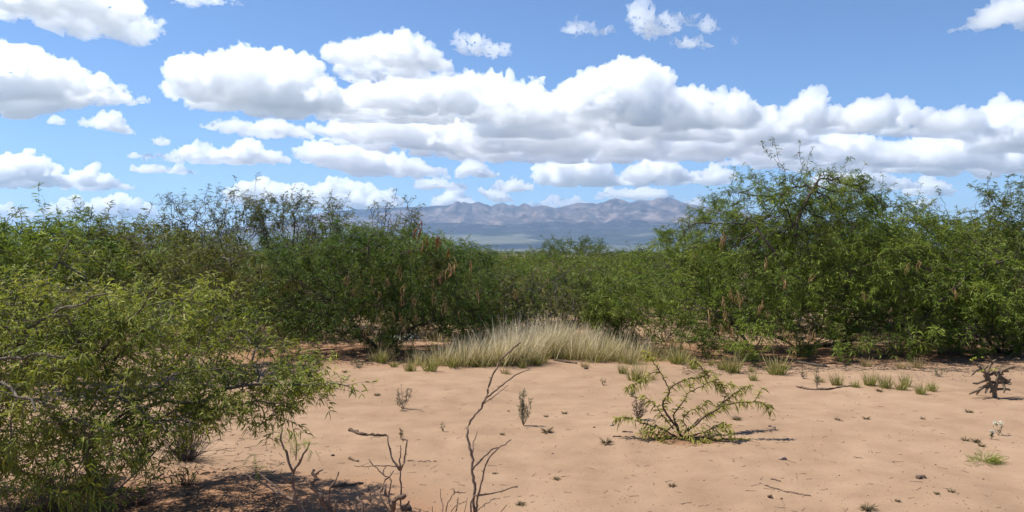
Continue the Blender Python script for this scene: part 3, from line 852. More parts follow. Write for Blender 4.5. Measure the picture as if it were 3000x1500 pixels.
def build_trees():
    plant_materials()
    pods = [pod_mesh(900 + k, 3 + k, 0.13) for k in range(5)]
    g = lambda x, y: np.array([x, y, float(ground_z(x, y)) - 0.02])

    # --- near yellow green mesquite on the left
    b = g(-2.75, 5.35)
    E = [ell(140, 985, 330, 190, 5.1, 1.0), ell(470, 985, 270, 175, 5.5, 0.9), ell(720, 1070, 180, 110, 5.6, 0.55), ell(120, 1220, 260, 150, 4.7, 0.6),
         ell(560, 1170, 190, 95, 5.3, 0.5), ell(70, 1390, 130, 60, 4.35, 0.3), ell(870, 1095, 110, 60, 5.6, 0.3), ell(770, 1200, 110, 60, 5.3, 0.3), ell(-160, 1060, 240, 260, 5.2, 1.0),
         ell(300, 1330, 140, 80, 4.6, 0.3), ell(480, 1290, 100, 50, 4.9, 0.25), ell(-20, 1300, 200, 140, 4.5, 0.4), ell(120, 1460, 150, 60, 4.3, 0.25), ell(310, 1400, 80, 50, 4.5, 0.2), ell(520, 1230, 200, 60, 5.0, 0.3), ell(60, 1180, 200, 120, 4.4, 0.4), ell(380, 1180, 160, 90, 4.7, 0.3)]
    def c1(pts, d0, d1):     # traced limbs, crop of the photo scaled 2.576 from (0, 500)
        n = len(pts)
        return [at(x / 2.576, 500 + y / 2.576, d0 + (d1 - d0) * k / max(1, n - 1)) for k, (x, y) in enumerate(pts)]
    def c4(pts, d0, d1):
        n = len(pts)
        return [at(x / 2.576, 1000 + y / 2.576, d0 + (d1 - d0) * k / max(1, n - 1)) for k, (x, y) in enumerate(pts)]
    limbs = [c1([(60, 1380), (180, 1215), (300, 1150), (400, 1080), (470, 1040), (600, 1010), (700, 950), (800, 930)], 4.83, 4.17),
             c1([(640, 1500), (905, 1225), (960, 1130), (1060, 1060), (1120, 970), (1180, 890)], 5.03, 4.47),
             c1([(640, 1460), (590, 1290), (540, 1170), (480, 1110), (420, 1090)], 4.73, 4.37),
             c1([(820, 1500), (1000, 1260), (1060, 1200), (1130, 1165), (1200, 1220), (1240, 1260)], 5.03, 4.57),
             c1([(200, 1300), (330, 900), (370, 830), (430, 690), (490, 580), (530, 520)], 5.23, 5.47),
             c4([(-60, 160), (0, 140), (180, 105), (330, 100), (450, 130), (580, 135)], 4.43, 4.07),
             c4([(-40, 300), (20, 320), (130, 370), (210, 430), (270, 530)], 4.33, 4.07),
             c4([(620, 800), (900, 400), (1080, 530), (1160, 600), (1250, 670)], 4.93, 4.47),
             c4([(620, 780), (1000, 520), (1190, 590), (1350, 595), (1500, 625)], 4.93, 4.57),
             c4([(500, 700), (520, 570), (650, 610), (800, 700)], 4.63, 4.27),
             c4([(640, 800), (1000, 480), (1300, 260), (1420, 220), (1680, 205)], 5.03, 4.87),
             c4([(640, 800), (1100, 480), (1560, 450), (1680, 370), (1780, 320), (2100, 330), (2450, 320), (2640, 340)], 5.13, 5.27),
             c4([(640, 830), (1300, 520), (1700, 500), (1900, 460), (2150, 460)], 5.03, 5.17)]
    G = grow(11, E, b, stems=6, spread=0.45, step=0.085, kill=0.12, attractors=4200, tip=0.0024, twigs=2.45, twig_len=(0.07, 0.22), leaf_gap=0.020, leaf_len=(0.034, 0.062), leaf_w=(0.0075, 0.0115), limb_r=0.011, clump=2.6,
             near=True, extra=limbs, hollow=0.5, droop=0.5, low=0.12, pairs=6)
    plant('mesquite_shrub', 'spreading yellow green mesquite shrub nearest the camera at left', 'shrub', G, M['bark_limb'], M['leaf_near'], b, None)
    stat = [('near', G['nleaf'], len(G['pos']))]

    # --- olive shrubs behind it
    b = g(-6.1, 10.3)
    G = grow(12, [ell(90, 770, 270, 130, 10.2, 1.2), ell(-120, 800, 250, 150, 10.4, 1.2), ell(250, 830, 190, 120, 10.0, 1.0)], b, stems=5, spread=0.4, attractors=1700, step=0.12, kill=0.17, twigs=1.7, wild=0.8, hollow=0.55, low=0.3,
             whips=[[at(180, 680, 10), at(170, 630, 10), at(165, 600, 10)], [at(260, 660, 10), at(265, 620, 10), at(272, 600, 10)], [at(60, 680, 10), at(65, 640, 10), at(55, 612, 10)]])
    plant('mesquite_shrub', 'dense olive mesquite at the left edge behind the nearest shrub', 'shrub', G, M['bark_dark'], M['leaf_green'], b, 'mesquites behind the sand flat')
    b = g(-4.9, 11.4)
    G = grow(13, [ell(420, 780, 250, 120, 11.2, 1.2), ell(620, 800, 170, 110, 11.5, 1.0), ell(330, 700, 100, 60, 11.4, 0.7)], b, stems=5, spread=0.4, attractors=1600, step=0.12, kill=0.17, twigs=1.6, wild=0.6, hollow=0.55, low=0.3,
             whips=[[at(310, 680, 11), at(315, 630, 11), at(325, 602, 11)], [at(420, 680, 11), at(430, 630, 11), at(445, 606, 11)]])
    plant('mesquite_shrub', 'shadowy olive mesquite between the nearest shrub and the airy trees', 'shrub', G, M['bark_grey'], M['leaf_olive'], b, 'mesquites behind the sand flat')

    # --- tall airy trees against the sky
    for k, (lab, E, base, whips) in enumerate([
            ('tall airy mesquite with sky showing through, left of the pair', [ell(560, 640, 110, 80, 17.5, 1.0), ell(690, 630, 110, 80, 17.8, 1.0), ell(620, 700, 140, 60, 17.6, 1.0)], g(-6.6, 17.6),
             [[at(600, 580, 17.5), at(608, 556, 17.5), at(615, 537, 17.5)], [at(745, 580, 17.5), at(748, 540, 17.5), at(750, 520, 17.5)], [at(480, 600, 17.5), at(470, 580, 17.5), at(463, 566, 17.5)]]),
            ('tall airy mesquite with sky showing through, right of the pair', [ell(830, 635, 100, 80, 18.5, 1.0), ell(940, 640, 100, 75, 18.5, 1.0), ell(890, 710, 130, 60, 18.4, 1.0)], g(-4.9, 18.5),
             [[at(850, 580, 18.5), at(856, 560, 18.5), at(862, 545, 18.5)], [at(1010, 600, 18.5), at(1020, 575, 18.5), at(1028, 560, 18.5)]]),
            ('small airy mesquite standing out against the mountains', [ell(1130, 630, 60, 50, 17.0, 0.6), ell(1190, 640, 60, 50, 17.0, 0.6), ell(1150, 700, 90, 50, 17.0, 0.7)], g(-2.5, 17.0),
             [[at(1155, 590, 17), at(1160, 570, 17), at(1162, 552, 17)], [at(1200, 600, 17), at(1206, 590, 17), at(1212, 583, 17)]])]):
        G = grow(21 + k, E, base, stems=5, spread=0.3, attractors=1250 if k < 2 else 760, step=0.14, kill=0.17, twigs=1.7, twig_len=(0.08, 0.24), leaf_gap=0.05, tip=0.0036, hollow=0.2, wild=0.5, whips=whips, low=0.5, jitter=0.45, leaf_len=(0.06, 0.11), leaf_w=(0.013, 0.02))
        plant('mesquite_tree', lab, 'tree', G, M['bark_dark'], M['leaf_olive'], base, 'airy trees behind')

    # --- dark round tree with tan pods, centre
    b = g(-2.2, 13.4)
    E = [ell(960, 800, 210, 140, 13.4, 1.2), ell(1150, 790, 220, 130, 13.8, 1.3), ell(1340, 810, 150, 100, 14.0, 1.2), ell(1060, 920, 220, 90, 12.9, 0.8), ell(850, 880, 120, 110, 13.0, 0.8), ell(1270, 890, 150, 80, 13.2, 0.9), ell(1400, 930, 120, 60, 13.6, 0.7), ell(900, 960, 100, 50, 13.0, 0.5), ell(1010, 715, 170, 75, 13.7, 0.9), ell(1180, 730, 150, 70, 13.9, 0.9)]
    limb = [[at(1130, 1030, 13.3), at(1170, 985, 13.1), at(1230, 950, 13.0), at(1290, 935, 12.9)], [at(1120, 1030, 13.3), at(1040, 960, 13.2), at(1000, 900, 13.2)],
            [at(1080, 740, 12.4), at(1075, 710, 12.3), at(1090, 690, 12.3), at(1120, 688, 12.3)], [at(1180, 745, 12.5), at(1200, 736, 12.4), at(1225, 735, 12.4)]]
    G = grow(31, E, b, stems=7, spread=0.5, leaf_len=(0.045, 0.082), leaf_w=(0.0105, 0.0155), leaf_gap=0.024, attractors=3000, step=0.12, kill=0.165, twigs=2.3, tip=0.003, hollow=0.62, wild=0.35, extra=limb, low=0.12)
    t = plant('mesquite_tree', 'broad dark green mesquite hung with tan pods left of centre', 'tree', G, M['bark_dark'], M['leaf_deep'], b, 'mesquites behind the sand flat')
    stat.append(('centre', G['nleaf'], len(G['pos'])))
    sp = [(1036, 832), (1130, 808), (1108, 842), (1175, 775), (1182, 820), (1178, 860), (1270, 815), (1268, 850), (1214, 855), (1118, 885), (1168, 905), (1222, 905), (1072, 945), (1150, 900), (1400, 845), (1020, 790), (1318, 765),
          (1330, 755), (1240, 700), (1180, 945), (1215, 865), (1290, 790), (1085, 800), (1020, 895), (1255, 940), (1300, 870), (1350, 900), (1380, 760)]
    hang_pods(t, [(x, y, 12.35 + 0.0006 * abs(x - 1120), 1.25) for x, y in sp], M['pod_tan'], 5, pods)
    red = [pod_mesh(950 + k, 7, 0.12) for k in range(2)]
    hang_pods(t, [(1236, 660, 12.8, 1.5), (1250, 690, 12.75, 1.3), (1280, 680, 12.8, 1.5), (1200, 715, 12.7, 1.3), (1318, 725, 12.8, 1.2), (1232, 640, 12.9, 1.2)], M['pod_red'], 6, red)

    # --- twiggy brownish shrub behind the grass
    b = g(0.85, 15.2)
    G = grow(41, [ell(1560, 870, 150, 90, 15.2, 0.9), ell(1700, 850, 130, 85, 15.6, 0.9), ell(1440, 850, 100, 80, 15.4, 0.8), ell(1800, 900, 80, 60, 15.5, 0.6)], b, stems=7, spread=0.5, attractors=1300, step=0.13, kill=0.18, twigs=1.5, tip=0.0036, leaf_gap=0.055, hollow=0.5, wild=0.4, low=0.3, jitter=0.55)
    t = plant('mesquite_shrub', 'twiggy brownish mesquite shrub just behind the dry grass', 'shrub', G, M['twig_purple'], M['leaf_olive'], b, 'mesquites behind the sand flat')
    hang_pods(t, [(1510, 835, 14.4, 1.3), (1606, 805, 14.6, 1.1), (1640, 780, 14.7, 1.0), (1555, 880, 14.4, 1.0), (1470, 890, 14.4, 1.0)], M['pod_tan'], 8, pods)
    b = g(1.9, 14.4)
    G = grow(42, [ell(1800, 900, 95, 80, 14.3, 0.6), ell(1740, 830, 90, 60, 14.8, 0.6)], b, stems=9, spread=0.3, attractors=700, step=0.11, kill=0.15, twigs=2.4, hollow=0.5, low=0.15)
    plant('green_shrub', 'fresh green shrub right of the dry grass', 'shrub', G, M['bark_brown'], M['leaf_bright'], b)

    # --- large tree on the right
    b = g(5.0, 13.9)
    E = [ell(2230, 640, 160, 140, 14.2, 1.3), ell(2340, 575, 150, 85, 14.3, 1.0), ell(2470, 585, 140, 85, 14.4, 1.0), ell(2580, 650, 150, 90, 14.4, 1.1), ell(2130, 660, 110, 80, 14.0, 0.9), ell(2400, 640, 210, 140, 14.5, 1.5), ell(2090, 730, 180, 120, 13.9, 1.2), ell(2250, 810, 260, 150, 13.5, 1.2), ell(2490, 790, 250, 160, 13.7, 1.4),
         ell(2680, 740, 190, 120, 14.3, 1.3), ell(2640, 880, 240, 120, 13.1, 1.0), ell(1930, 840, 160, 110, 13.5, 0.9), ell(2060, 920, 150, 80, 13.0, 0.7), ell(2230, 1005, 130, 60, 12.0, 0.4), ell(2440, 975, 170, 80, 12.5, 0.6), ell(2380, 1030, 130, 40, 12.0, 0.35), ell(2560, 1030, 140, 42, 12.1, 0.35), ell(2060, 980, 120, 50, 13.2, 0.5), ell(1960, 960, 100, 60, 13.4, 0.5), ell(2320, 900, 200, 90, 12.9, 0.7)]
    wz = 13.8
    W = [[(2300, 530), (2298, 493), (2261, 460), (2233, 428)], [(2285, 500), (2275, 442), (2268, 402)], [(2345, 520), (2349, 488), (2340, 446), (2345, 421)], [(2360, 500), (2368, 470), (2382, 433)],
         [(2150, 620), (2149, 586), (2144, 540), (2154, 493)], [(2265, 570), (2251, 540), (2228, 507)], [(2470, 530), (2475, 484), (2484, 470)], [(2580, 590), (2582, 558), (2587, 521)], [(2450, 520), (2440, 490), (2448, 478)],
         [(2780, 640), (2773, 610), (2755, 577), (2745, 558)], [(2180, 600), (2192, 560), (2196, 545)], [(2520, 560), (2530, 520), (2524, 500)], [(2060, 650), (2050, 620), (2035, 612)]]
    limb = [[at(2330, 690, 13.2), at(2340, 640, 13.3), at(2365, 580, 13.4), at(2390, 540, 13.5)], [at(2330, 690, 13.2), at(2310, 620, 13.2), at(2290, 570, 13.3)], [at(2270, 740, 12.7), at(2230, 690, 12.8), at(2210, 650, 12.9)],
            [at(2190, 1010, 12.6), at(2160, 960, 12.7), at(2110, 930, 12.8)], [at(2480, 1000, 13.2), at(2475, 930, 13.2), at(2470, 870, 13.3)], [at(2740, 900, 12.6), at(2860, 790, 12.9), at(2960, 760, 13.2)]]
    G = grow(51, E, b, stems=9, spread=0.7, leaf_len=(0.047, 0.085), leaf_w=(0.011, 0.016), leaf_gap=0.026, attractors=7000, step=0.125, kill=0.165, twigs=2.35, tip=0.003, hollow=0.62, wild=0.45, extra=limb, whips=[[at(x, y, wz) for x, y in w] for w in W], low=0.06, droop=0.5)
    t = plant('mesquite_tree', 'largest green mesquite on the right, with shoots rising highest into the sky', 'tree', G, M['bark_dark'], M['leaf_green'], b, 'mesquites behind the sand flat')
    stat.append(('right', G['nleaf'], len(G['pos'])))
    gold = [(2140, 845), (2160, 850), (2172, 862), (2120, 865), (2075, 900), (2122, 895), (2235, 875), (2245, 905), (2225, 890), (2130, 920), (2140, 945), (2115, 940), (2310, 965), (2325, 970), (2298, 960), (2370, 965), (2390, 960),
            (2300, 805), (2375, 800), (2240, 750), (2120, 670), (2112, 690), (2330, 1020), (2530, 845), (2690, 760), (2665, 765), (2795, 835)]
    hang_pods(t, [(x, y, 12.0 if y < 930 else 11.65, 1.15) for x, y in gold], M['pod_gold'], 9, pods)

    # --- right edge: lighter tree behind, dense low bush in front
    b = g(9.3, 15.2)
    G = grow(52, [ell(2950, 620, 110, 95, 15.2, 0.9), ell(3060, 650, 140, 130, 15.4, 1.0), ell(2900, 720, 130, 90, 15.0, 0.9), ell(3020, 800, 200, 120, 14.8, 1.0)], b, stems=6, spread=0.4, attractors=1500, step=0.13, kill=0.17, twigs=1.7, hollow=0.45, wild=0.7, low=0.5,
             whips=[[at(2900, 600, 15), at(2870, 560, 15), at(2835, 535, 15)], [at(2960, 560, 15), at(2950, 530, 15), at(2962, 508, 15)], [at(2900, 580, 15), at(2893, 540, 15), at(2900, 518, 15)]])
    plant('mesquite_tree', 'lighter green mesquite rising at the right edge', 'tree', G, M['bark_dark'], M['leaf_bright'], b, 'mesquites behind the sand flat')
    b = g(8.0, 13.1)
    G = grow(53, [ell(2850, 930, 180, 110, 12.9, 0.9), ell(3020, 920, 170, 130, 12.9, 0.9), ell(2700, 985, 150, 60, 12.5, 0.6), ell(2900, 820, 160, 70, 13.3, 0.9)], b, stems=7, spread=0.5, attractors=1700, step=0.115, kill=0.155, twigs=2.2, hollow=0.6, low=0.1)
    plant('mesquite_shrub', 'low dense mesquite behind the cactus at the right edge', 'shrub', G, M['bark_dark'], M['leaf_green'], b, 'mesquites behind the sand flat')

    # --- shrubs farther back: three shapes, copied
    protos = []
    for k, (mat, wd, hh) in enumerate([('leaf_bright', 1.9, 1.15), ('leaf_green', 1.6, 1.3), ('leaf_deep', 2.1, 1.2)]):
        base = np.array([0.0, 500.0 + 30 * k, 0.0])
        E = [(0, 0, hh, wd, wd, hh * 0.72), (wd * 0.5, 0.2, hh * 0.8, wd * 0.7, wd * 0.8, hh * 0.6), (-wd * 0.5, -0.2, hh * 0.85, wd * 0.7, wd * 0.8, hh * 0.6)]
        E = [(e[0], e[1] + base[1], e[2], *e[3:]) for e in E]
        G = grow(61 + k, E, base, stems=6, spread=0.5, attractors=1300, step=0.17, kill=0.23, twigs=1.9, tip=0.004, twig_len=(0.12, 0.32), leaf_gap=0.045, leaf_len=(0.075, 0.125), leaf_w=(0.016, 0.023), hollow=0.6, wild=0.5, low=0.1)
        protos.append((G, mat, base))
        stat.append(('far', G['nleaf'], len(G['pos'])))
    spots = [  # px of the shrub's middle, distance, size, shape, label
        (1650, 24, 0.82, 0, 'pale green round shrub behind the twiggy shrub'), (1860, 26, 0.84, 0, 'pale green round shrub left of the large right tree'),
        (1480, 22, 0.76, 1, 'mid green shrub behind the right shoulder of the dark tree'), (1760, 31, 0.84, 0, 'pale green shrub in the gap below the far plain'),
        (1560, 34, 0.80, 1, 'green shrub in the gap left of the small dark treetop'), (1925, 36, 0.88, 2, 'dark green shrub beside the left skirts of the right tree'),
        (1675, 52, 1.30, 2, 'small dark treetop standing up against the plain'), (1330, 27, 0.98, 1, 'green shrub peeping over the dark tree toward the mountains'),
        (1990, 21, 0.98, 1, 'leafy shrub behind the left edge of the right tree'), (1230, 21, 0.95, 2, 'deep green shrub behind the small airy tree'),
        (1060, 24, 1.10, 1, 'green shrub behind the dark tree, below the airy pair'), (760, 22, 1.10, 2, 'deep green shrub under the airy pair'), (520, 15, 0.86, 1, 'green shrub in front of the left airy tree'),
        (300, 17, 1.15, 1, 'green shrub on the skyline left of the airy trees'), (100, 18, 1.15, 2, 'dark shrub on the skyline near the left edge'), (-60, 15, 1.1, 1, 'green shrub on the skyline cut by the left edge'),
        (2300, 19, 1.25, 2, 'dark shrub deep behind the large right tree'), (2620, 18, 1.25, 1, 'green shrub behind the right slope of the large tree'), (2820, 20, 1.35, 2, 'dark shrub in the dip between the right trees'),
        (900, 16, 0.9, 2, 'dark shrub behind the left half of the podded tree'), (1400, 45, 0.92, 2, 'dark far shrub at the foot of the plain, left'), (1830, 58, 0.9, 2, 'dark far shrub at the foot of the plain, right'),
        (2130, 17.2, 0.85, 2, 'shaded low shrub behind the left skirts of the right tree'), (2450, 16.6, 0.9, 1, 'shaded low shrub behind the trunk of the right tree'), (2700, 16.4, 0.9, 2, 'shaded low shrub behind the golden pods at right'),
        (2930, 17.0, 0.9, 1, 'shaded low shrub behind the right edge bush'), (1000, 16.6, 0.85, 1, 'shaded low shrub behind the trunk of the podded tree'), (1300, 17.0, 0.85, 2, 'shaded low shrub behind the right half of the podded tree'),
        (1720, 19, 0.72, 1, 'low shrub just behind the twiggy shrub'), (1560, 18.5, 0.68, 2, 'low dark shrub left behind the twiggy shrub'), (700, 15.5, 0.72, 2, 'low shrub left behind the podded tree'),
        (1950, 15.6, 0.55, 1, 'low shrub filling the gap right of the dry grass'), (1410, 16.0, 0.6, 2, 'low dark shrub at the right foot of the podded tree'),
        (1250, 40, 1.2, 1, 'far shrub just under the mountain foot'), (2050, 46, 1.2, 0, 'pale far shrub behind the left tip of the right tree')]
    used = {}
    for i, (px, d, sc, kind, lab) in enumerate(spots):
        G, mat, base = protos[kind]
        x = (px - 1500) / F * d
        p = (x, d, float(ground_z(x, d)) - 0.02)
        if kind not in used:
            root = plant('mesquite_shrub', lab, 'shrub', G, M['bark_dark'], M[mat], base, 'shrubs farther back')
            used[kind] = root
        else:
            root = copy_tree(used[kind])
        root['label'] = lab
        root.location = p
        root.rotation_euler = (0, 0, (i * 2.4) % 6.28)
        root.scale = (sc, sc, sc)

def build_far_scrub():
    """scrub on the flats, too far to tell one bush from the next"""
    rng = np.random.default_rng(77)
    m = leaf_mat('far_scrub', (0.020, 0.032, 0.014), (0.045, 0.060, 0.025), (0.085, 0.10, 0.045), 0.02, 0.2)
    g = Geo()
    N = 1500
    d = 75 * (2600 / 75.0) ** rng.random(N)
    a = rng.uniform(-0.75, 0.75, N)
    for_each = 34
    c = np.stack([np.sin(a) * d, np.cos(a) * d, np.zeros(N)], -1)
    rr = rng.uniform(0.7, 1.5, N)
    dirs = unit(rng.normal(size=(N, for_each, 3))); dirs[..., 2] = np.abs(dirs[..., 2])
    p = c[:, None] + dirs * rr[:, None, None] * rng.uniform(0.5, 1.0, (N, for_each, 1)) * np.array([1.2, 1.2, 0.95])
    s = rr[:, None, None] * 0.34
    t1 = unit(rng.normal(size=p.shape)) * s; t2 = unit(rng.normal(size=p.shape)) * s; t3 = unit(rng.normal(size=p.shape)) * s
    V = np.stack([p + t1, p + t2, p + t3], 2).reshape(-1, 3)
    V[:, 2] = np.maximum(V[:, 2], 0.02)
    g.add(V, None, np.arange(len(V)).reshape(-1, 3))
    o = obj('far_scrub', g.mesh('far_scrub'), m)
    tag(o, 'far desert scrub dotting the flats toward the mountains', kind='stuff')
# ------------------------------------------------------------------ grass, weeds, cactus, dead wood, stones
def grass_mat(name, low, high, tip, h, trans=0.3):
    """blades greener at the crown of the tuft, drier toward the tips"""
    m, n, l = new_mat(name)
    out = n.new('ShaderNodeOutputMaterial')
    geo = n.new('ShaderNodeNewGeometry')
    tc = n.new('ShaderNodeTexCoord')
    sep = n.new('ShaderNodeSeparateXYZ'); l.new(tc.outputs['Object'], sep.inputs[0])
    mr = n.new('ShaderNodeMapRange'); mr.inputs['From Max'].default_value = h
    l.new(sep.outputs['Z'], mr.inputs['Value'])
    ad = n.new('ShaderNodeMath'); ad.operation = 'MULTIPLY_ADD'; ad.inputs[1].default_value = 0.75
    sb = n.new('ShaderNodeMath'); sb.operation = 'SUBTRACT'; sb.inputs[1].default_value = 0.36
    l.new(mr.outputs[0], sb.inputs[0]); l.new(geo.outputs['Random Per Island'], ad.inputs[0]); l.new(sb.outputs[0], ad.inputs[2])
    r = ramp(n, [(0.05, low), (0.45, high), (1.0, tip)]); l.new(ad.outputs[0], r.inputs[0])
    d = n.new('ShaderNodeBsdfPrincipled'); d.inputs['Roughness'].default_value = 0.7; d.inputs['Specular IOR Level'].default_value = 0.2
    l.new(r.outputs[0], d.inputs['Base Color'])
    t = n.new('ShaderNodeBsdfTranslucent'); l.new(r.outputs[0], t.inputs['Color'])
    mx = n.new('ShaderNodeMixShader'); mx.inputs[0].default_value = trans
    l.new(d.outputs[0], mx.inputs[1]); l.new(t.outputs[0], mx.inputs[2]); l.new(mx.outputs[0], out.inputs[0])
    return m

def stone_mat(name, a, b, scale):
    return bark_mat(name, a, b, scale)

def tuft_geo(rng, n, h, spread, width=0.006, lean=0.5, center=(0, 0, 0), wind=(0, 0)):
    a = rng.uniform(0, 2 * math.pi, n); q = rng.random(n) ** 0.7
    base = np.stack([np.cos(a) * q * spread * 0.45, np.sin(a) * q * spread * 0.45, np.zeros(n)], -1) + np.asarray(center, float)
    d = np.stack([np.cos(a) * q * lean + wind[0], np.sin(a) * q * lean + wind[1], np.ones(n)], -1) + rng.normal(size=(n, 3)) * 0.2
    L = h * rng.uniform(0.45, 1.1, n)
    side = unit(rng.normal(size=(n, 3)) * np.array([1, 1, 0.1]))
    return blades(base, d, L, np.full(n, width) * rng.uniform(0.6, 1.3, n), rng.uniform(0, 0.6, n) ** 1.5, 3, [1, 0.9, 0.65, 0.12], side=side)

def weed_geo(rng, h, w, stems=7, side_n=9, r=0.0025, up=0.6):
    """dry forb: several upright stems with short side shoots; returns stems and leaf flecks"""
    wood, leaf = Geo(), Geo()
    A, B, ra, rb, LB, LD = [], [], [], [], [], []
    for s in range(stems):
        a = rng.uniform(0, 6.28); q = rng.uniform(0.15, 1.0)
        tip = np.array([math.cos(a) * w * 0.5 * q, math.sin(a) * w * 0.5 * q, h * (1.05 - 0.5 * q * q) * rng.uniform(0.8, 1.05)])
        pts = wander([np.zeros(3), tip * np.array([0.62, 0.62, 0.38]), tip], h / 7, h * 0.012, rng)
        tube(wood, pts, np.linspace(r, r * 0.4, len(pts)), 4, False)
        for k in range(side_n):
            f = rng.uniform(0.2, 1.0); i = f * (len(pts) - 1); i0 = min(int(i), len(pts) - 2)
            p = pts[i0] + (pts[i0 + 1] - pts[i0]) * (i - i0)
            d = unit(rng.normal(size=3) * np.array([1, 1, 0.3]) + np.array([0, 0, up]))
            ln = h * rng.uniform(0.06, 0.2) * (1.15 - f * 0.6)
            A.append(p); B.append(p + d * ln); ra.append(r * 0.5); rb.append(r * 0.3)
            for u in np.linspace(0.15, 1, 5):
                LB.append(p + d * ln * u); LD.append(unit(d + rng.normal(size=3) * 0.8))
    wood.add(*frustums(A, B, np.array(ra), np.array(rb), 3))
    LB, LD = np.array(LB), np.array(LD); n = len(LB)
    leaf.add(*blades(LB, LD, rng.uniform(0.010, 0.022, n), rng.uniform(0.004, 0.008, n), np.zeros(n), 2, [0.4, 1, 0.2], rng))
    return wood, leaf

def put(name, me, mat, p, label, cat, group=None, rz=0.0, sc=1.0, rx=0.0):
    o = obj(name, me, mat)
    o.location = p
    o.rotation_euler = (rx, 0, rz)
    o.scale = (sc, sc, sc) if np.isscalar(sc) else sc
    tag(o, label, cat, group)
    return o

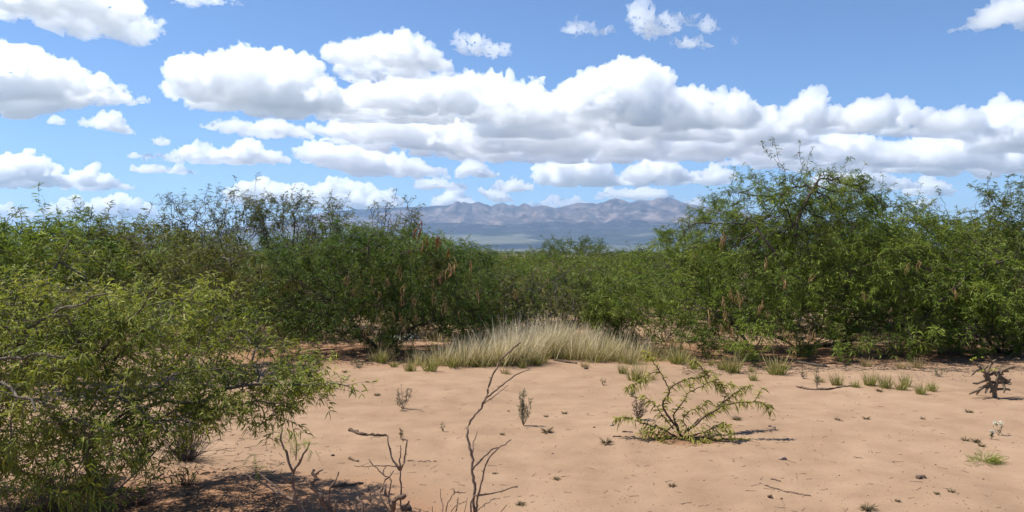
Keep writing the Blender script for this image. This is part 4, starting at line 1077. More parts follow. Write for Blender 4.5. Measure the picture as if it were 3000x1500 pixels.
def build_grass():
    rng = np.random.default_rng(5)
    M['straw'] = grass_mat('straw', (0.32, 0.28, 0.10), (0.60, 0.51, 0.31), (0.76, 0.67, 0.47), 0.6, 0.4)
    M['tuft'] = grass_mat('tuft_green', (0.22, 0.22, 0.05), (0.30, 0.28, 0.085), (0.50, 0.42, 0.22), 0.26, 0.4)
    M['tuft_dry'] = grass_mat('tuft_dry', (0.24, 0.19, 0.07), (0.38, 0.29, 0.13), (0.55, 0.44, 0.25), 0.22, 0.4)
    # the stand of tall dry grass
    g, low = Geo(), Geo()
    top_x = [1080, 1160, 1260, 1340, 1420, 1500, 1600, 1700, 1800, 1900, 1980, 2040]
    top_y = [1030, 1000, 1012, 985, 955, 938, 930, 940, 962, 990, 1020, 1048]
    front = [1056, 1066, 1072, 1072, 1074, 1072, 1062, 1058, 1064, 1068, 1066, 1062]
    for k in range(190):
        px = rng.uniform(1085, 2030)
        if px < 1330 and rng.random() < 0.62: continue
        if px > 1850 and rng.random() < 0.45: continue
        py = np.interp(px, top_x, front) - rng.random() ** 1.2 * 62
        p = on_ground(px, py)
        hpx = py - np.interp(px, top_x, top_y)
        h = np.clip(hpx / F * p[1], 0.14, 0.85) * rng.uniform(0.6, 1.3)
        n = int(95 * rng.uniform(0.6, 1.2))
        g.add(*tuft_geo(rng, n, h, 0.34, 0.0085, 0.42, p, (0.13, -0.03)))
        low.add(*tuft_geo(rng, 34, min(h * 0.5, 0.26), 0.34, 0.009, 0.7, p))
    o = on_ground(1560, 1060)
    st = tag(obj('dry_grass', g.mesh('dry_grass', origin=o), M['straw']), 'tall pale straw grass standing before the shrubs at centre', kind='stuff')
    st.location = o
    st = tag(obj('green_grass', low.mesh('green_grass', origin=o), M['tuft']), 'short green blades at the foot of the dry grass', kind='stuff')
    st.location = o
    # thin grass under the far shrubs and in the gaps behind
    g2 = Geo()
    for k in range(200):
        d = rng.uniform(14.5, 34); px = rng.uniform(450, 2000)
        x = (px - 1500) / F * d
        g2.add(*tuft_geo(rng, 26, rng.uniform(0.3, 0.6), 0.6, 0.016, 0.6, (x, d, float(ground_z(x, d)))))
    for k in range(90):
        p = on_ground(rng.uniform(420, 860), rng.uniform(905, 1010))
        g2.add(*tuft_geo(rng, 30, rng.uniform(0.2, 0.45), 0.5, 0.011, 0.6, p))
    st = tag(obj('thin_grass', g2.mesh('thin_grass'), M['straw']), 'thin straw grass in the gaps between and behind the shrubs', kind='stuff')

    # bunch grass tufts, one by one
    meshes = []
    for k in range(4):
        gg = Geo(); gg.add(*tuft_geo(rng, 110, 0.30, 0.17, 0.0075, 0.42)); meshes.append(gg.mesh('grass_tuft'))
    dry = []
    for k in range(2):
        gg = Geo(); gg.add(*tuft_geo(rng, 100, 0.25, 0.18, 0.0065, 0.5)); dry.append(gg.mesh('grass_tuft'))
    T = [  # base px, base py, height px, dry?, label
        (1202, 1088, 40, 0, 'tall thin tuft on bare sand in front of the white flowered plant'), (1260, 1087, 46, 0, 'green tuft second from the left before the dry grass'),
        (1329, 1078, 38, 0, 'green tuft at the left front of the dry grass'), (1396, 1074, 36, 0, 'green tuft third along the front of the dry grass'),
        (1481, 1095, 26, 1, 'low yellowish tuft standing out on sand before the dry grass'), (1530, 1078, 24, 0, 'small green tuft behind the low yellowish one'),
        (1575, 1070, 34, 0, 'green tuft at the middle front of the dry grass'), (1713, 1076, 24, 1, 'small dry tuft with a stone, right of the gap in the grass'),
        (1823, 1095, 32, 0, 'small dark green tuft left of the sapling top'), (1863, 1116, 56, 0, 'full green tuft just behind the sapling at its left'),
        (1910, 1112, 24, 1, 'little brown tuft behind the sapling'), (1986, 1065, 46, 0, 'yellow green tuft at the right end of the dry grass'),
        (2028, 1079, 30, 0, 'round green tuft behind the sapling top'), (2074, 1050, 22, 0, 'tiny tuft nearest the shade of the right tree'), (2083, 1070, 22, 0, 'tiny yellow green tuft on sand right of the grass'),
        (2116, 1083, 34, 0, 'left half of the paired tufts on the sand'), (2146, 1092, 56, 0, 'taller right half of the paired tufts on the sand'),
        (2201, 1089, 18, 0, 'flat spreading tuft right of the paired tufts'), (2207, 1115, 26, 0, 'low round tuft alone in front of the flat one'),
        (2277, 1097, 58, 0, 'tall tuft with yellow stalks before the right tree'), (2404, 1120, 24, 1, 'small brown tuft at the left end of the right hand row'),
        (2452, 1129, 42, 0, 'broad grey green tuft behind the long stick'), (2507, 1135, 24, 0, 'low tuft right of the broad grey green one'),
        (2548, 1129, 46, 0, 'tall pale tuft in the middle of the right hand row'), (2594, 1137, 42, 0, 'upright tuft right of the tall pale one'),
        (2640, 1142, 30, 0, 'low front tuft of the right hand pair'), (2655, 1131, 40, 0, 'rear tuft of the right hand pair'),
        (2699, 1155, 36, 0, 'front tuft at the right end of the row'), (2729, 1146, 30, 0, 'last tuft of the row, toward the cactus'),
        (2540, 1074, 34, 1, 'yellow dry tuft at the foot of the right tree, left'), (2690, 1078, 36, 1, 'yellow dry tuft at the foot of the right tree, right'), (2640, 1080, 28, 1, 'pale bent dry tuft between two at the tree foot'),
        (1120, 1062, 42, 0, 'green tuft beside the white flowered plant'), (1155, 1075, 22, 0, 'short tuft under the white flowered plant')]
    for i, (px, py, h, dr, lab) in enumerate(T):
        p = on_ground(px, py)
        sc = h / F * p[1] / 0.23
        me = (dry[i % 2] if dr else meshes[i % 4])
        s2 = sc * rng.uniform(0.95, 1.35)
        put('grass_tuft', me, M['tuft_dry'] if dr else M['tuft'], p - np.array([0, 0, 0.004]), lab, 'grass tuft', 'bunch grass tufts on the sand', rng.uniform(0, 6.28), (s2, s2, sc))

def build_weeds():
    rng = np.random.default_rng(15)
    M['forb_wood'] = bark_mat('forb_stem', (0.10, 0.075, 0.055), (0.22, 0.17, 0.125), 80)
    M['forb_leaf'] = leaf_mat('forb_leaf', (0.085, 0.075, 0.048), (0.135, 0.122, 0.075), (0.20, 0.18, 0.11), 8, 0.2)
    M['weed_green'] = leaf_mat('weed_green', (0.050, 0.066, 0.022), (0.090, 0.110, 0.036), (0.140, 0.158, 0.055), 8, 0.25)
    M['weed_brown'] = leaf_mat('weed_brown', (0.10, 0.07, 0.042), (0.16, 0.118, 0.07), (0.22, 0.17, 0.10), 9, 0.2)
    M['petal'] = leaf_mat('petal_white', (0.55, 0.53, 0.45), (0.66, 0.64, 0.56), (0.74, 0.72, 0.64), 9, 0.2)
    def forb(label, px, py, hpx, wpx, wm, lm, stems=8, side_n=10, cat='weed', name='dry_weed', up=0.6, flowers=0, group='weeds on the sand'):
        p = on_ground(px, py); k = p[1] / F
        w, lf = weed_geo(rng, hpx * k, wpx * k, stems, side_n, 0.0028 * max(0.5, min(1.2, hpx / 70)), up)
        root = empty(name, p)
        obj('stem', w.mesh('stem'), M[wm], root); obj('foliage', lf.mesh('foliage'), M[lm], root)
        if flowers:
            fg = Geo(); n = flowers
            a = rng.uniform(0, 6.28, n); q = rng.random(n) ** 0.5
            c = np.stack([np.cos(a) * q * wpx * k * 0.4, np.sin(a) * q * wpx * k * 0.4, hpx * k * rng.uniform(0.82, 1.04, n)], -1)
            for cc in c:
                d = unit(rng.normal(size=(12, 3)) + np.array([0, 0, 0.6]))
                fg.add(*blades(np.repeat(cc[None], 12, 0), d, np.full(12, 0.018), np.full(12, 0.009), np.zeros(12), 2, [0.5, 1, 0.6], rng))
            obj('flower_head', fg.mesh('flower_head'), M['petal'], root)['kind'] = 'stuff'
        tag(root, label, cat, group)
    forb('bare branching weed with three upright stems, left of centre', 1181, 1198, 76, 74, 'forb_wood', 'forb_leaf', 7, 14)
    forb('tall pointed grey green weed at centre', 1533, 1246, 100, 70, 'forb_wood', 'leaf_sage', 10, 16, up=0.9)
    forb('low grey weed at the edge of the left shrub', 1051, 1078, 26, 74, 'forb_wood', 'leaf_sage', 12, 8)
    forb('small dry weed beside the fallen branch', 1174, 1287, 34, 22, 'forb_wood', 'weed_brown', 4, 6)
    forb('thin sprig on sand below the bare twig tip', 1298, 1264, 28, 20, 'forb_wood', 'forb_leaf', 3, 4)
    forb('wispy grey weed behind the long stick', 2393, 1137, 58, 34, 'twig_purple', 'leaf_sage', 6, 12)
    forb('feathery thin weed left of the grey weed', 2356, 1109, 26, 26, 'forb_wood', 'forb_leaf', 5, 8)
    forb('grey twiggy low bush before the right hand rubble', 2747, 1103, 32, 58, 'twig_purple', 'leaf_sage', 12, 6, 'bush', 'grey_bush')
    forb('dry sprig at left behind the sapling', 1766, 1129, 26, 34, 'forb_wood', 'tuft_dry', 8, 3)
    forb('purple grey twigs tangled in the left side of the sapling', 1868, 1232, 78, 62, 'twig_purple', 'weed_brown', 12, 12)
    forb('low grey green weed left of the sapling', 1850, 1162, 14, 44, 'forb_wood', 'leaf_sage', 10, 6)
    forb('white flowered plant with two forked stems at lower right', 2925, 1274, 38, 40, 'weed_green', 'leaf_sage', 4, 4, 'flower', 'white_flower', flowers=7)
    forb('small white flowered plant beside the forked one', 2906, 1288, 24, 14, 'weed_green', 'leaf_sage', 4, 4, 'flower', 'white_flower', flowers=4)
    forb('leafy plant with white tops before the dark mesquite', 1205, 1055, 72, 56, 'weed_green', 'weed_green', 9, 8, 'flower', 'white_flower', flowers=14)
    forb('darker leafy plant with white tops at the shade edge', 1165, 1050, 66, 50, 'weed_green', 'leaf_deep', 9, 14, 'flower', 'white_flower', flowers=9)
    # small low weeds, each its own
    small = []
    for k in range(4):
        g = Geo(); n = 60
        a = rng.uniform(0, 6.28, n)
        d = np.stack([np.cos(a), np.sin(a), rng.uniform(0.15, 1.3, n)], -1)
        g.add(*blades(np.stack([np.cos(a) * 0.01, np.sin(a) * 0.01, np.zeros(n)], -1), d, rng.uniform(0.03, 0.085, n), rng.uniform(0.005, 0.011, n), rng.uniform(0, 0.3, n), 2, [0.5, 1, 0.15], rng))
        small.append(g.mesh('low_weed'))
    W = [(1601, 1266, 20, 0, 'small brown weed right of the pointed weed'), (1472, 1274, 9, 0, 'tiny brown weed left of the pointed weed'), (1527, 1479, 16, 0, 'tiny dry weed at the bottom edge near centre'),
         (1632, 1405, 12, 0, 'tiny weed alone on sand below centre'), (1653, 1212, 10, 0, 'tiny dark weed left of the sapling'), (1600, 1221, 8, 0, 'tiny faint weed above the small brown weed'),
         (1106, 1159, 11, 0, 'tiny dark weed near the tip of the left shrub'), (1449, 1388, 9, 0, 'tiny flat weed right of the bare branch'), (1010, 1091, 10, 0, 'tiny brown weed left of the grass tufts'),
         (1969, 1424, 12, 0, 'tiny forked sprig below the sapling'), (2159, 1230, 16, 0, 'small grey weed right of the sapling'), (2539, 1492, 26, 0, 'dark round weed on the bottom edge at right'),
         (2629, 1469, 10, 0, 'tiny weed right of the bottom edge weed'), (2744, 1447, 10, 0, 'left of two tiny weeds at lower right'), (2787, 1441, 13, 0, 'right of two tiny weeds at lower right'),
         (2829, 1291, 14, 0, 'leftmost dark weed of the lower right cluster'), (2859, 1296, 16, 0, 'middle dark weed of the lower right cluster'), (2876, 1308, 12, 1, 'low green weed of the lower right cluster'),
         (2703, 1228, 9, 0, 'tiny dark weed left of the cactus'), (2454, 1230, 10, 0, 'tiny weed under the long stick'), (2537, 1228, 12, 0, 'tiny upright sprig under the row of tufts'),
         (2838, 1208, 12, 0, 'tiny dark weed just below the cactus'), (1775, 1298, 22, 0, 'thin dry sprig left below the sapling'), (2575, 1146, 12, 0, 'small grey weed between the right hand tufts'), (2480, 1070, 10, 1, 'tiny green weed at the foot of the right tree')]
    for i, (px, py, h, gr, lab) in enumerate(W):
        p = on_ground(px, py); sc = h / F * p[1] / 0.06
        put('low_weed', small[i % 4], M['weed_green'] if gr else M['weed_brown'], p, lab, 'weed', 'low weeds on the sand', rng.uniform(0, 6.28), sc)
    # flat green plant at lower right
    p = on_ground(2870, 1358); n = 150
    a = rng.normal(0.2, 1.6, n)
    g = Geo(); s = rng.random(n) ** 0.6
    c = np.stack([np.cos(a) * 0.11 * s + 0.03, np.sin(a) * 0.06 * s, 0.01 + 0.07 * (1 - s) * rng.random(n)], -1)
    d = np.stack([np.cos(a), np.sin(a) * 0.6, rng.uniform(0.0, 0.6, n)], -1) + rng.normal(size=(n, 3)) * 0.3
    g.add(*combs(c, d, rng.uniform(0.05, 0.10, n), np.full(n, 0.016), rng.uniform(0, 0.3, n), rng, 6))
    put('ground_plant', g.mesh('ground_plant'), M['leaf_near'], p, 'flat bright green seedling spreading on sand at lower right', 'plant')

    # yucca behind the left shrub
    p = on_ground(575, 1225); n = 70
    a = rng.uniform(0, 6.28, n); q = rng.random(n)
    g = Geo()
    d = np.stack([np.cos(a) * q * 0.8, np.sin(a) * q * 0.8, np.full(n, 1.0)], -1)
    g.add(*blades(np.stack([np.cos(a) * 0.02, np.sin(a) * 0.02, np.zeros(n)], -1), d, rng.uniform(0.3, 0.5, n), np.full(n, 0.014), rng.uniform(0, 0.12, n), 3, [1, 1, 0.7, 0.08], rng))
    put('yucca', g.mesh('yucca'), M['leaf_olive'], p, 'spiky narrow leaved yucca seen through the left shrub', 'yucca')
    # tangles of dead twigs
    def tangle(label, px, py, wpx, hpx, mat, n, seed, name='twig_tangle'):
        r2 = np.random.default_rng(seed); p = on_ground(px, py); k = p[1] / F
        g = Geo(); w, h = wpx * k, hpx * k
        for i in range(n):
            a = r2.uniform(0, 6.28); q = r2.random()
            tip = np.array([math.cos(a) * w * 0.5 * q, math.sin(a) * w * 0.4 * q, h * r2.uniform(0.3, 1.0) * (1.1 - 0.6 * q)])
            st = np.array([math.cos(a), math.sin(a), 0]) * w * 0.12 * r2.random()
            pts = wander([st, (st + tip) * 0.5 + r2.normal(size=3) * 0.03 * h, tip], h / 5, h * 0.03, r2)
            tube(g, pts, np.linspace(0.0024, 0.0009, len(pts)), 3, False)
        put(name, g.mesh(name), M[mat], p, label, 'twigs', 'dead twig tangles')
    tangle('purple grey tangle of dead twigs under the left shrub', 545, 1345, 230, 140, 'twig_purple', 190, 3)
    tangle('brown tangle of dead twigs in the bottom left corner', 150, 1530, 330, 190, 'bark_brown', 260, 4)
    tangle('reddish low twigs on the shaded sand', 545, 1420, 110, 60, 'bark_brown', 45, 6)
    tangle('pale low twigs on the sand at the bottom left', 400, 1480, 230, 60, 'bark_dead', 90, 7)

def build_cactus():
    M['cholla'] = bark_mat('cholla_skin', (0.085, 0.056, 0.038), (0.235, 0.175, 0.11), 90)
    M['cholla_flower'] = leaf_mat('cholla_fruit', (0.30, 0.32, 0.04), (0.42, 0.44, 0.06), (0.52, 0.54, 0.10), 20, 0.2)
    rng = np.random.default_rng(8)
    b = on_ground(2915, 1164)
    root = empty('cholla_cactus', b)
    D = b[1]
    def loc(x, y, dd): return at(2300 + x / 2.3414, 950 + y / 2.3414, D + dd) - b
    def arm(pts, r0, r1, dd0, dd1, name):
        P = [loc(x, y, dd0 + (dd1 - dd0) * k / (len(pts) - 1)) for k, (x, y) in enumerate(pts)]
        P = wander(P, 0.011, 0.0012, rng)
        n = len(P)
        g = Geo()
        rr = 1.02 * np.interp(np.linspace(0, 1, n), [0, 0.1, 0.85, 1], [r0 * 0.9, r0, r1, r1 * 0.55]) * (1 + 0.16 * np.cos(np.arange(n) * math.pi))
        tube(g, P, rr, 9)
        V = np.concatenate(g.V); 
        # short spines all over the joint
        m = 34 + int(n * 2)
        s = rng.integers(0, n, m); d = unit(rng.normal(size=(m, 3)))
        base = P[s] + d * rr[s][:, None] * 0.8
        g.add(*blades(base, d, np.full(m, 0.012), np.full(m, 0.0016), np.zeros(m), 1, [1, 0.2], rng))
        obj(name, g.mesh(name, True), M['cholla'], root)
    arm([(1440, 505), (1436, 470), (1420, 430), (1400, 390), (1388, 335)], 0.026, 0.019, 0, 0, 'stem')
    arm([(1436, 470), (1450, 410), (1462, 365), (1492, 320), (1530, 302), (1574, 288)], 0.021, 0.016, 0, -0.06, 'arm')
    arm([(1400, 390), (1375, 335), (1335, 292), (1282, 244)], 0.018, 0.014, 0, 0.05, 'arm')
    arm([(1390, 340), (1404, 285), (1420, 262), (1446, 244)], 0.016, 0.013, 0, 0.1, 'arm')
    arm([(1418, 430), (1376, 424), (1326, 452), (1262, 478)], 0.017, 0.013, 0, -0.08, 'arm')
    arm([(1398, 380), (1350, 392), (1318, 406), (1286, 404)], 0.015, 0.011, 0, -0.12, 'arm')
    arm([(1350, 305), (1306, 318), (1290, 340), (1280, 350)], 0.013, 0.011, 0.02, -0.02, 'arm')
    arm([(1470, 366), (1494, 400), (1506, 440), (1500, 470)], 0.016, 0.012, -0.02, -0.1, 'arm')
    arm([(1480, 360), (1516, 384), (1552, 410)], 0.016, 0.013, -0.02, 0.06, 'arm')
    arm([(1410, 418), (1386, 440), (1374, 472)], 0.014, 0.011, 0, -0.1, 'arm')
    arm([(1404, 395), (1450, 402), (1500, 398), (1548, 378)], 0.017, 0.013, 0.02, 0.14, 'arm')
    arm([(1440, 450), (1480, 444), (1530, 446), (1545, 452)], 0.014, 0.011, 0, 0.1, 'arm')
    arm([(1385, 425), (1340, 440), (1312, 482)], 0.014, 0.011, 0.01, 0.09, 'arm')
    arm([(1398, 350), (1440, 330), (1500, 345)], 0.015, 0.012, 0.03, 0.15, 'arm')
    arm([(1420, 440), (1412, 462), (1406, 470)], 0.012, 0.010, -0.02, -0.06, 'arm')
    for q in range(12):
        x0, y0 = [(1388, 335), (1492, 320), (1335, 292), (1420, 262), (1326, 440), (1500, 400), (1400, 390), (1462, 365), (1360, 310), (1530, 302), (1440, 350), (1376, 424)][q]
        a = rng.uniform(-0.3, 3.4); ln = rng.uniform(34, 66)
        arm([(x0, y0), (x0 + math.cos(a) * ln * 0.5, y0 - math.sin(a) * ln * 0.4), (x0 + math.cos(a) * ln, y0 - math.sin(a) * ln * 0.9)], 0.013, 0.010, rng.uniform(-0.03, 0.03), rng.uniform(-0.14, 0.14), 'arm')
    for x, y, dd in [(1290, 236, 0.04), (1308, 231, 0.05), (1276, 246, 0.03), (1356, 318, -0.03), (1340, 326, -0.02), (1412, 314, -0.04), (1450, 304, -0.05), (1436, 312, -0.03), (1352, 228, 0.06)]:
        g = Geo(); c = loc(x, y, dd); n = 14
        d = unit(rng.normal(size=(n, 3)) + np.array([0, 0, 0.5]))
        g.add(*blades(np.repeat(c[None], n, 0), d, np.full(n, 0.016), np.full(n, 0.009), np.zeros(n), 2, [0.6, 1, 0.4], rng))
        obj('flower', g.mesh('flower'), M['cholla_flower'], root)
    tag(root, 'dark branching cholla cactus with yellow flowers on sand at the right edge', 'cactus')

def build_sapling():
    rng = np.random.default_rng(18)
    b = on_ground(2005, 1284)
    D = b[1]
    root = empty('mesquite_sapling', b)
    L = [([(705, 785), (640, 680), (575, 590), (562, 550), (590, 500), (620, 430), (650, 405), (720, 380), (840, 362), (885, 335), (850, 318), (820, 280), (780, 250)], 0.0, -0.1, 0.012),
         ([(605, 455), (590, 400), (545, 320), (500, 250), (440, 190)], -0.02, 0.15, 0.007), ([(690, 770), (640, 620), (700, 540), (750, 450), (748, 395)], 0.0, 0.2, 0.010),
         ([(710, 750), (800, 660), (900, 610), (960, 560), (1020, 500), (1090, 450), (1160, 422)], 0.0, 0.3, 0.010), ([(735, 735), (850, 635), (930, 590), (1000, 550), (1080, 535), (1200, 525), (1250, 540), (1310, 585)], 0.0, -0.1, 0.012),
         ([(720, 775), (850, 742), (950, 692), (1000, 685), (1042, 757)], 0.0, -0.3, 0.008), ([(660, 770), (540, 705), (430, 682), (330, 640), (250, 650)], 0.0, -0.15, 0.009),
         ([(690, 790), (600, 790), (540, 820), (560, 880), (600, 895)], 0.0, -0.25, 0.007), ([(715, 800), (760, 830), (820, 860), (870, 890)], 0.0, -0.25, 0.007),
         ([(720, 795), (820, 820), (900, 850), (1000, 848), (1090, 822), (1150, 797)], 0.0, -0.15, 0.008), ([(545, 322), (490, 335), (430, 385), (320, 435)], 0.07, 0.0, 0.005),
         ([(640, 720), (560, 620), (520, 560), (440, 490)], 0.0, 0.1, 0.007), ([(750, 455), (830, 430), (900, 380), (960, 420), (1040, 410)], 0.15, 0.25, 0.006), ([(960, 560), (1000, 480), (960, 400), (930, 360)], 0.15, 0.2, 0.005),
         ([(1200, 525), (1235, 470), (1245, 440)], -0.07, -0.05, 0.004), ([(740, 735), (700, 660), (740, 600), (830, 570), (870, 520)], 0.0, -0.1, 0.006), ([(640, 690), (560, 760), (470, 740), (420, 745)], -0.02, -0.2, 0.006)]
    wood, leaf = Geo(), Geo()
    LB, LD = [], []
    for pts, d0, d1, r in L:
        P = [at(1700 + x / 2.3414, 950 + y / 2.3414, D + d0 + (d1 - d0) * k / (len(pts) - 1)) - b for k, (x, y) in enumerate(pts)]
        P = wander(P, 0.03, 0.004, rng)
        P[:, 2] = np.maximum(P[:, 2], 0.012)
        tube(wood, P, np.linspace(r, max(0.0022, r * 0.3), len(P)), 5)
        n = len(P)
        for i in range(int(n * 0.28), n):
            for q in range(5 if i < n * 0.6 else 7):
                if rng.random() < 0.65:
                    t = unit(P[min(i + 1, n - 1)] - P[i - 1])
                    o = unit(np.cross(t, rng.normal(size=3)) + t * 0.5 + np.array([0, 0, 0.15]))
                    s = unit(np.cross(o, [0, 0, 1.0]))
                    for sg in (-1, 1):
                        LB.append(P[i]); LD.append(unit(o + s * 0.5 * sg))
    LB, LD = np.array(LB), np.array(LD)
    # low sprays round the foot
    n = 150
    a = rng.uniform(0, 6.28, n); c = np.stack([np.cos(a) * 0.34 * rng.random(n), np.sin(a) * 0.24 * rng.random(n) - 0.1, rng.uniform(0.03, 0.16, n)], -1)
    LB = np.concatenate([LB, c]); LD = np.concatenate([LD, unit(np.stack([np.cos(a), np.sin(a), rng.uniform(-0.2, 0.5, n)], -1))])
    n = len(LB)
    leaf.add(*blades(LB, LD, rng.uniform(0.045, 0.085, n), rng.uniform(0.011, 0.016, n), rng.uniform(0.2, 0.8, n), 5, SAW, rng))
    V = leaf.V[0]; V[:, 2] = np.maximum(V[:, 2], 0.006)
    obj('trunk', wood.mesh('trunk', True), M['bark_brown'], root)
    obj('crown', leaf.mesh('crown'), M['leaf_sapling'], root)
    tag(root, 'open branched mesquite sapling alone on the sand right of centre', 'sapling')

def build_dead_wood():
    rng = np.random.default_rng(28)
    def stand(name, label, cat, branches, D, mat='bark_dead', leaf=None):
        """branches: traced stems (crop scaled 2.576 from (700, 1000)), radius in mm, depth drift"""
        first = branches[0][0][0]
        p0 = at(700 + first[0] / 2.576, 1000 + first[1] / 2.576, D)
        foot = np.array([p0[0] + rng.uniform(-0.02, 0.02), D, float(ground_z(p0[0], D))])
        root = empty(name, foot)
        for i, (pts, r, dd) in enumerate(branches):
            P = [at(700 + x / 2.576, 1000 + y / 2.576, D + dd * k / (len(pts) - 1)) for k, (x, y) in enumerate(pts)]
            if pts[0][1] >= 1275:
                P = [foot + np.array([(P[0][0] - foot[0]) * 0.35, rng.uniform(-0.03, 0.03), -0.02])] + P
            P = wander(P, 0.022, r * 0.00035 + 0.0007, rng)
            rr = np.linspace(r * 0.00135, max(0.0018, r * 0.0006), len(P)) * (1 + 0.14 * rng.normal(size=len(P)).clip(-1, 1))
            g = Geo(); tube(g, P, rr, 7)
            # spur stubs and thorns at the nodes
            m = max(2, len(P) // 3)
            s = rng.integers(1, len(P) - 1, m); d = unit(rng.normal(size=(m, 3)))
            g.add(*frustums(P[s], P[s] + d * rng.uniform(0.006, 0.02, (m, 1)), rr[s] * 0.6, np.full(m, 0.0006), 4))
            obj('stem' if i == 0 else 'branch', g.mesh('branch', True, foot), M[mat], root)
        if leaf:
            LB, LD = [], []
            for x, y, dd in leaf:
                c = at(700 + x / 2.576, 1000 + y / 2.576, D + dd)
                for q in range(5):
                    LB.append(c + rng.normal(size=3) * 0.012); LD.append(unit(rng.normal(size=3) + np.array([0, 0, -0.3])))
            LB, LD = np.array(LB), np.array(LD); n = len(LB); g = Geo()
            g.add(*combs(LB, LD, rng.uniform(0.05, 0.08, n), np.full(n, 0.018), rng.uniform(0.1, 0.6, n), rng, 8))
            obj('foliage', g.mesh('foliage', origin=foot), M['leaf_near'], root)
        tag(root, label, cat, 'bare stems in the foreground')
    stand('bare_shrub', 'forked bare brown shrub with a few green leaves, bottom left of centre', 'shrub', [
        ([(500, 1288), (440, 1220), (425, 1170), (410, 1100), (400, 1030), (413, 985)], 11, 0.0), ([(413, 985), (375, 900), (345, 800), (315, 745), (325, 650)], 6, 0.05), ([(413, 985), (440, 940), (480, 870), (520, 790), (530, 765)], 6, -0.04),
        ([(430, 1215), (370, 1180), (280, 1140), (210, 1090), (150, 1060), (90, 1025), (40, 985)], 7, 0.12), ([(350, 1172), (290, 1110), (210, 1040), (150, 990), (90, 955)], 5, 0.1), ([(397, 1072), (350, 1050), (320, 1010), (312, 990)], 6, -0.05),
        ([(150, 1060), (110, 1080), (60, 1110)], 3, 0.05), ([(315, 745), (285, 735)], 3, 0.02), ([(430, 900), (435, 780), (420, 700)], 2.5, 0.05)], 4.35,
        leaf=[(330, 700, .05), (340, 660, .05), (390, 720, .05), (420, 740, .05), (440, 800, .03), (470, 720, .0), (500, 740, .0), (540, 800, .0), (400, 760, .05), (370, 690, .05), (130, 900, .1), (150, 950, .1), (120, 860, .1), (490, 780, 0)])
    stand('broken_stump', 'thick broken grey stub leaning left at the bottom edge', 'stump', [
        ([(680, 1288), (640, 1220), (600, 1150), (572, 1110), (556, 1082), (580, 1040), (562, 1005), (566, 972)], 17, 0.05), ([(575, 1010), (600, 985), (632, 968)], 6, -0.02), ([(690, 1288), (685, 1200), (680, 1110), (700, 1088), (740, 1040), (752, 985)], 7, 0.03),
        ([(722, 1288), (730, 1240), (735, 1198)], 12, 0.0), ([(556, 1082), (535, 1060), (530, 1040)], 5, 0.0), ([(685, 1200), (640, 1190)], 3, 0.0)], 4.25)
    stand('dead_shrub', 'tangled dead shrub with upright prongs at the bottom, left of centre', 'shrub', [
        ([(1170, 1288), (1166, 1215), (1200, 1184), (1256, 1160)], 20, -0.03), ([(1228, 1288), (1222, 1200), (1220, 1100), (1218, 975)], 6, 0.03), ([(1216, 975), (1245, 930), (1250, 870), (1260, 800), (1270, 745)], 5.5, 0.03),
        ([(1214, 975), (1180, 930), (1150, 870), (1130, 790), (1124, 710)], 5, 0.04), ([(1212, 960), (1210, 900), (1222, 850), (1226, 805), (1216, 782)], 3.5, -0.02), ([(1150, 1288), (1080, 1210), (1064, 1150), (1082, 1095), (1120, 1040), (1166, 978)], 6, 0.08),
        ([(1160, 1288), (1122, 1195), (1142, 1110), (1152, 1045), (1100, 1010), (1040, 960), (980, 888)], 5, 0.1), ([(1190, 945), (1040, 936), (960, 950), (870, 938)], 2.8, 0.1), ([(935, 1288), (910, 1205), (895, 1175)], 11, 0.05),
        ([(1070, 1288), (990, 1200), (940, 1150), (905, 1100)], 5, 0.05), ([(992, 1215), (988, 1150), (1012, 1120)], 3.5, 0.02), ([(990, 1130), (975, 1110), (992, 1078)], 2.5, 0.0), ([(1260, 1288), (1270, 1240), (1282, 1205)], 8, -0.05), ([(1104, 1160), (1105, 1090), (1112, 1075)], 6, 0.05),
        ([(890, 1288), (870, 1240), (852, 1212)], 3, 0.05), ([(1090, 1010), (1088, 970), (1110, 940)], 2.5, 0.05), ([(1030, 1250), (1060, 1200), (1080, 1190)], 4, 0.0), ([(1255, 740), (1235, 757)], 3, 0.0), ([(950, 1288), (1000, 1230), (1030, 1200)], 4, -0.04)], 4.3)
    stand('dead_branch', 'tall slender bare branch curving right, reaching highest in the foreground', 'branch', [
        ([(1782, 1288), (1770, 1200), (1780, 1130), (1768, 1050), (1756, 980), (1755, 900), (1760, 850), (1745, 800), (1730, 740), (1720, 690), (1735, 620), (1780, 550), (1840, 480), (1865, 430), (1880, 350), (1910, 260), (1945, 190), (2000, 110), (2060, 60), (2125, 8)], 7, 0.25),
        ([(1866, 425), (1940, 370), (2010, 310), (2080, 260), (2150, 225), (2200, 200)], 4, 0.1), ([(1796, 1288), (1802, 1200), (1820, 1120), (1838, 1040), (1846, 960), (1870, 900), (1920, 840), (1980, 790), (2055, 742)], 5.5, -0.08), ([(1764, 965), (1800, 920), (1850, 870), (1900, 830), (1960, 800)], 5, 0.1),
        ([(1785, 1165), (1900, 1150), (2000, 1125), (2102, 1100)], 4, -0.1), ([(1790, 1285), (1850, 1230), (1932, 1185)], 4, 0.1), ([(1762, 845), (1765, 780), (1800, 672)], 3, 0.1), ([(1850, 470), (1920, 420), (1980, 370), (2032, 332)], 2.2, 0.15), ([(1750, 1288), (1755, 1220), (1780, 1160)], 6, 0.0)], 4.3)
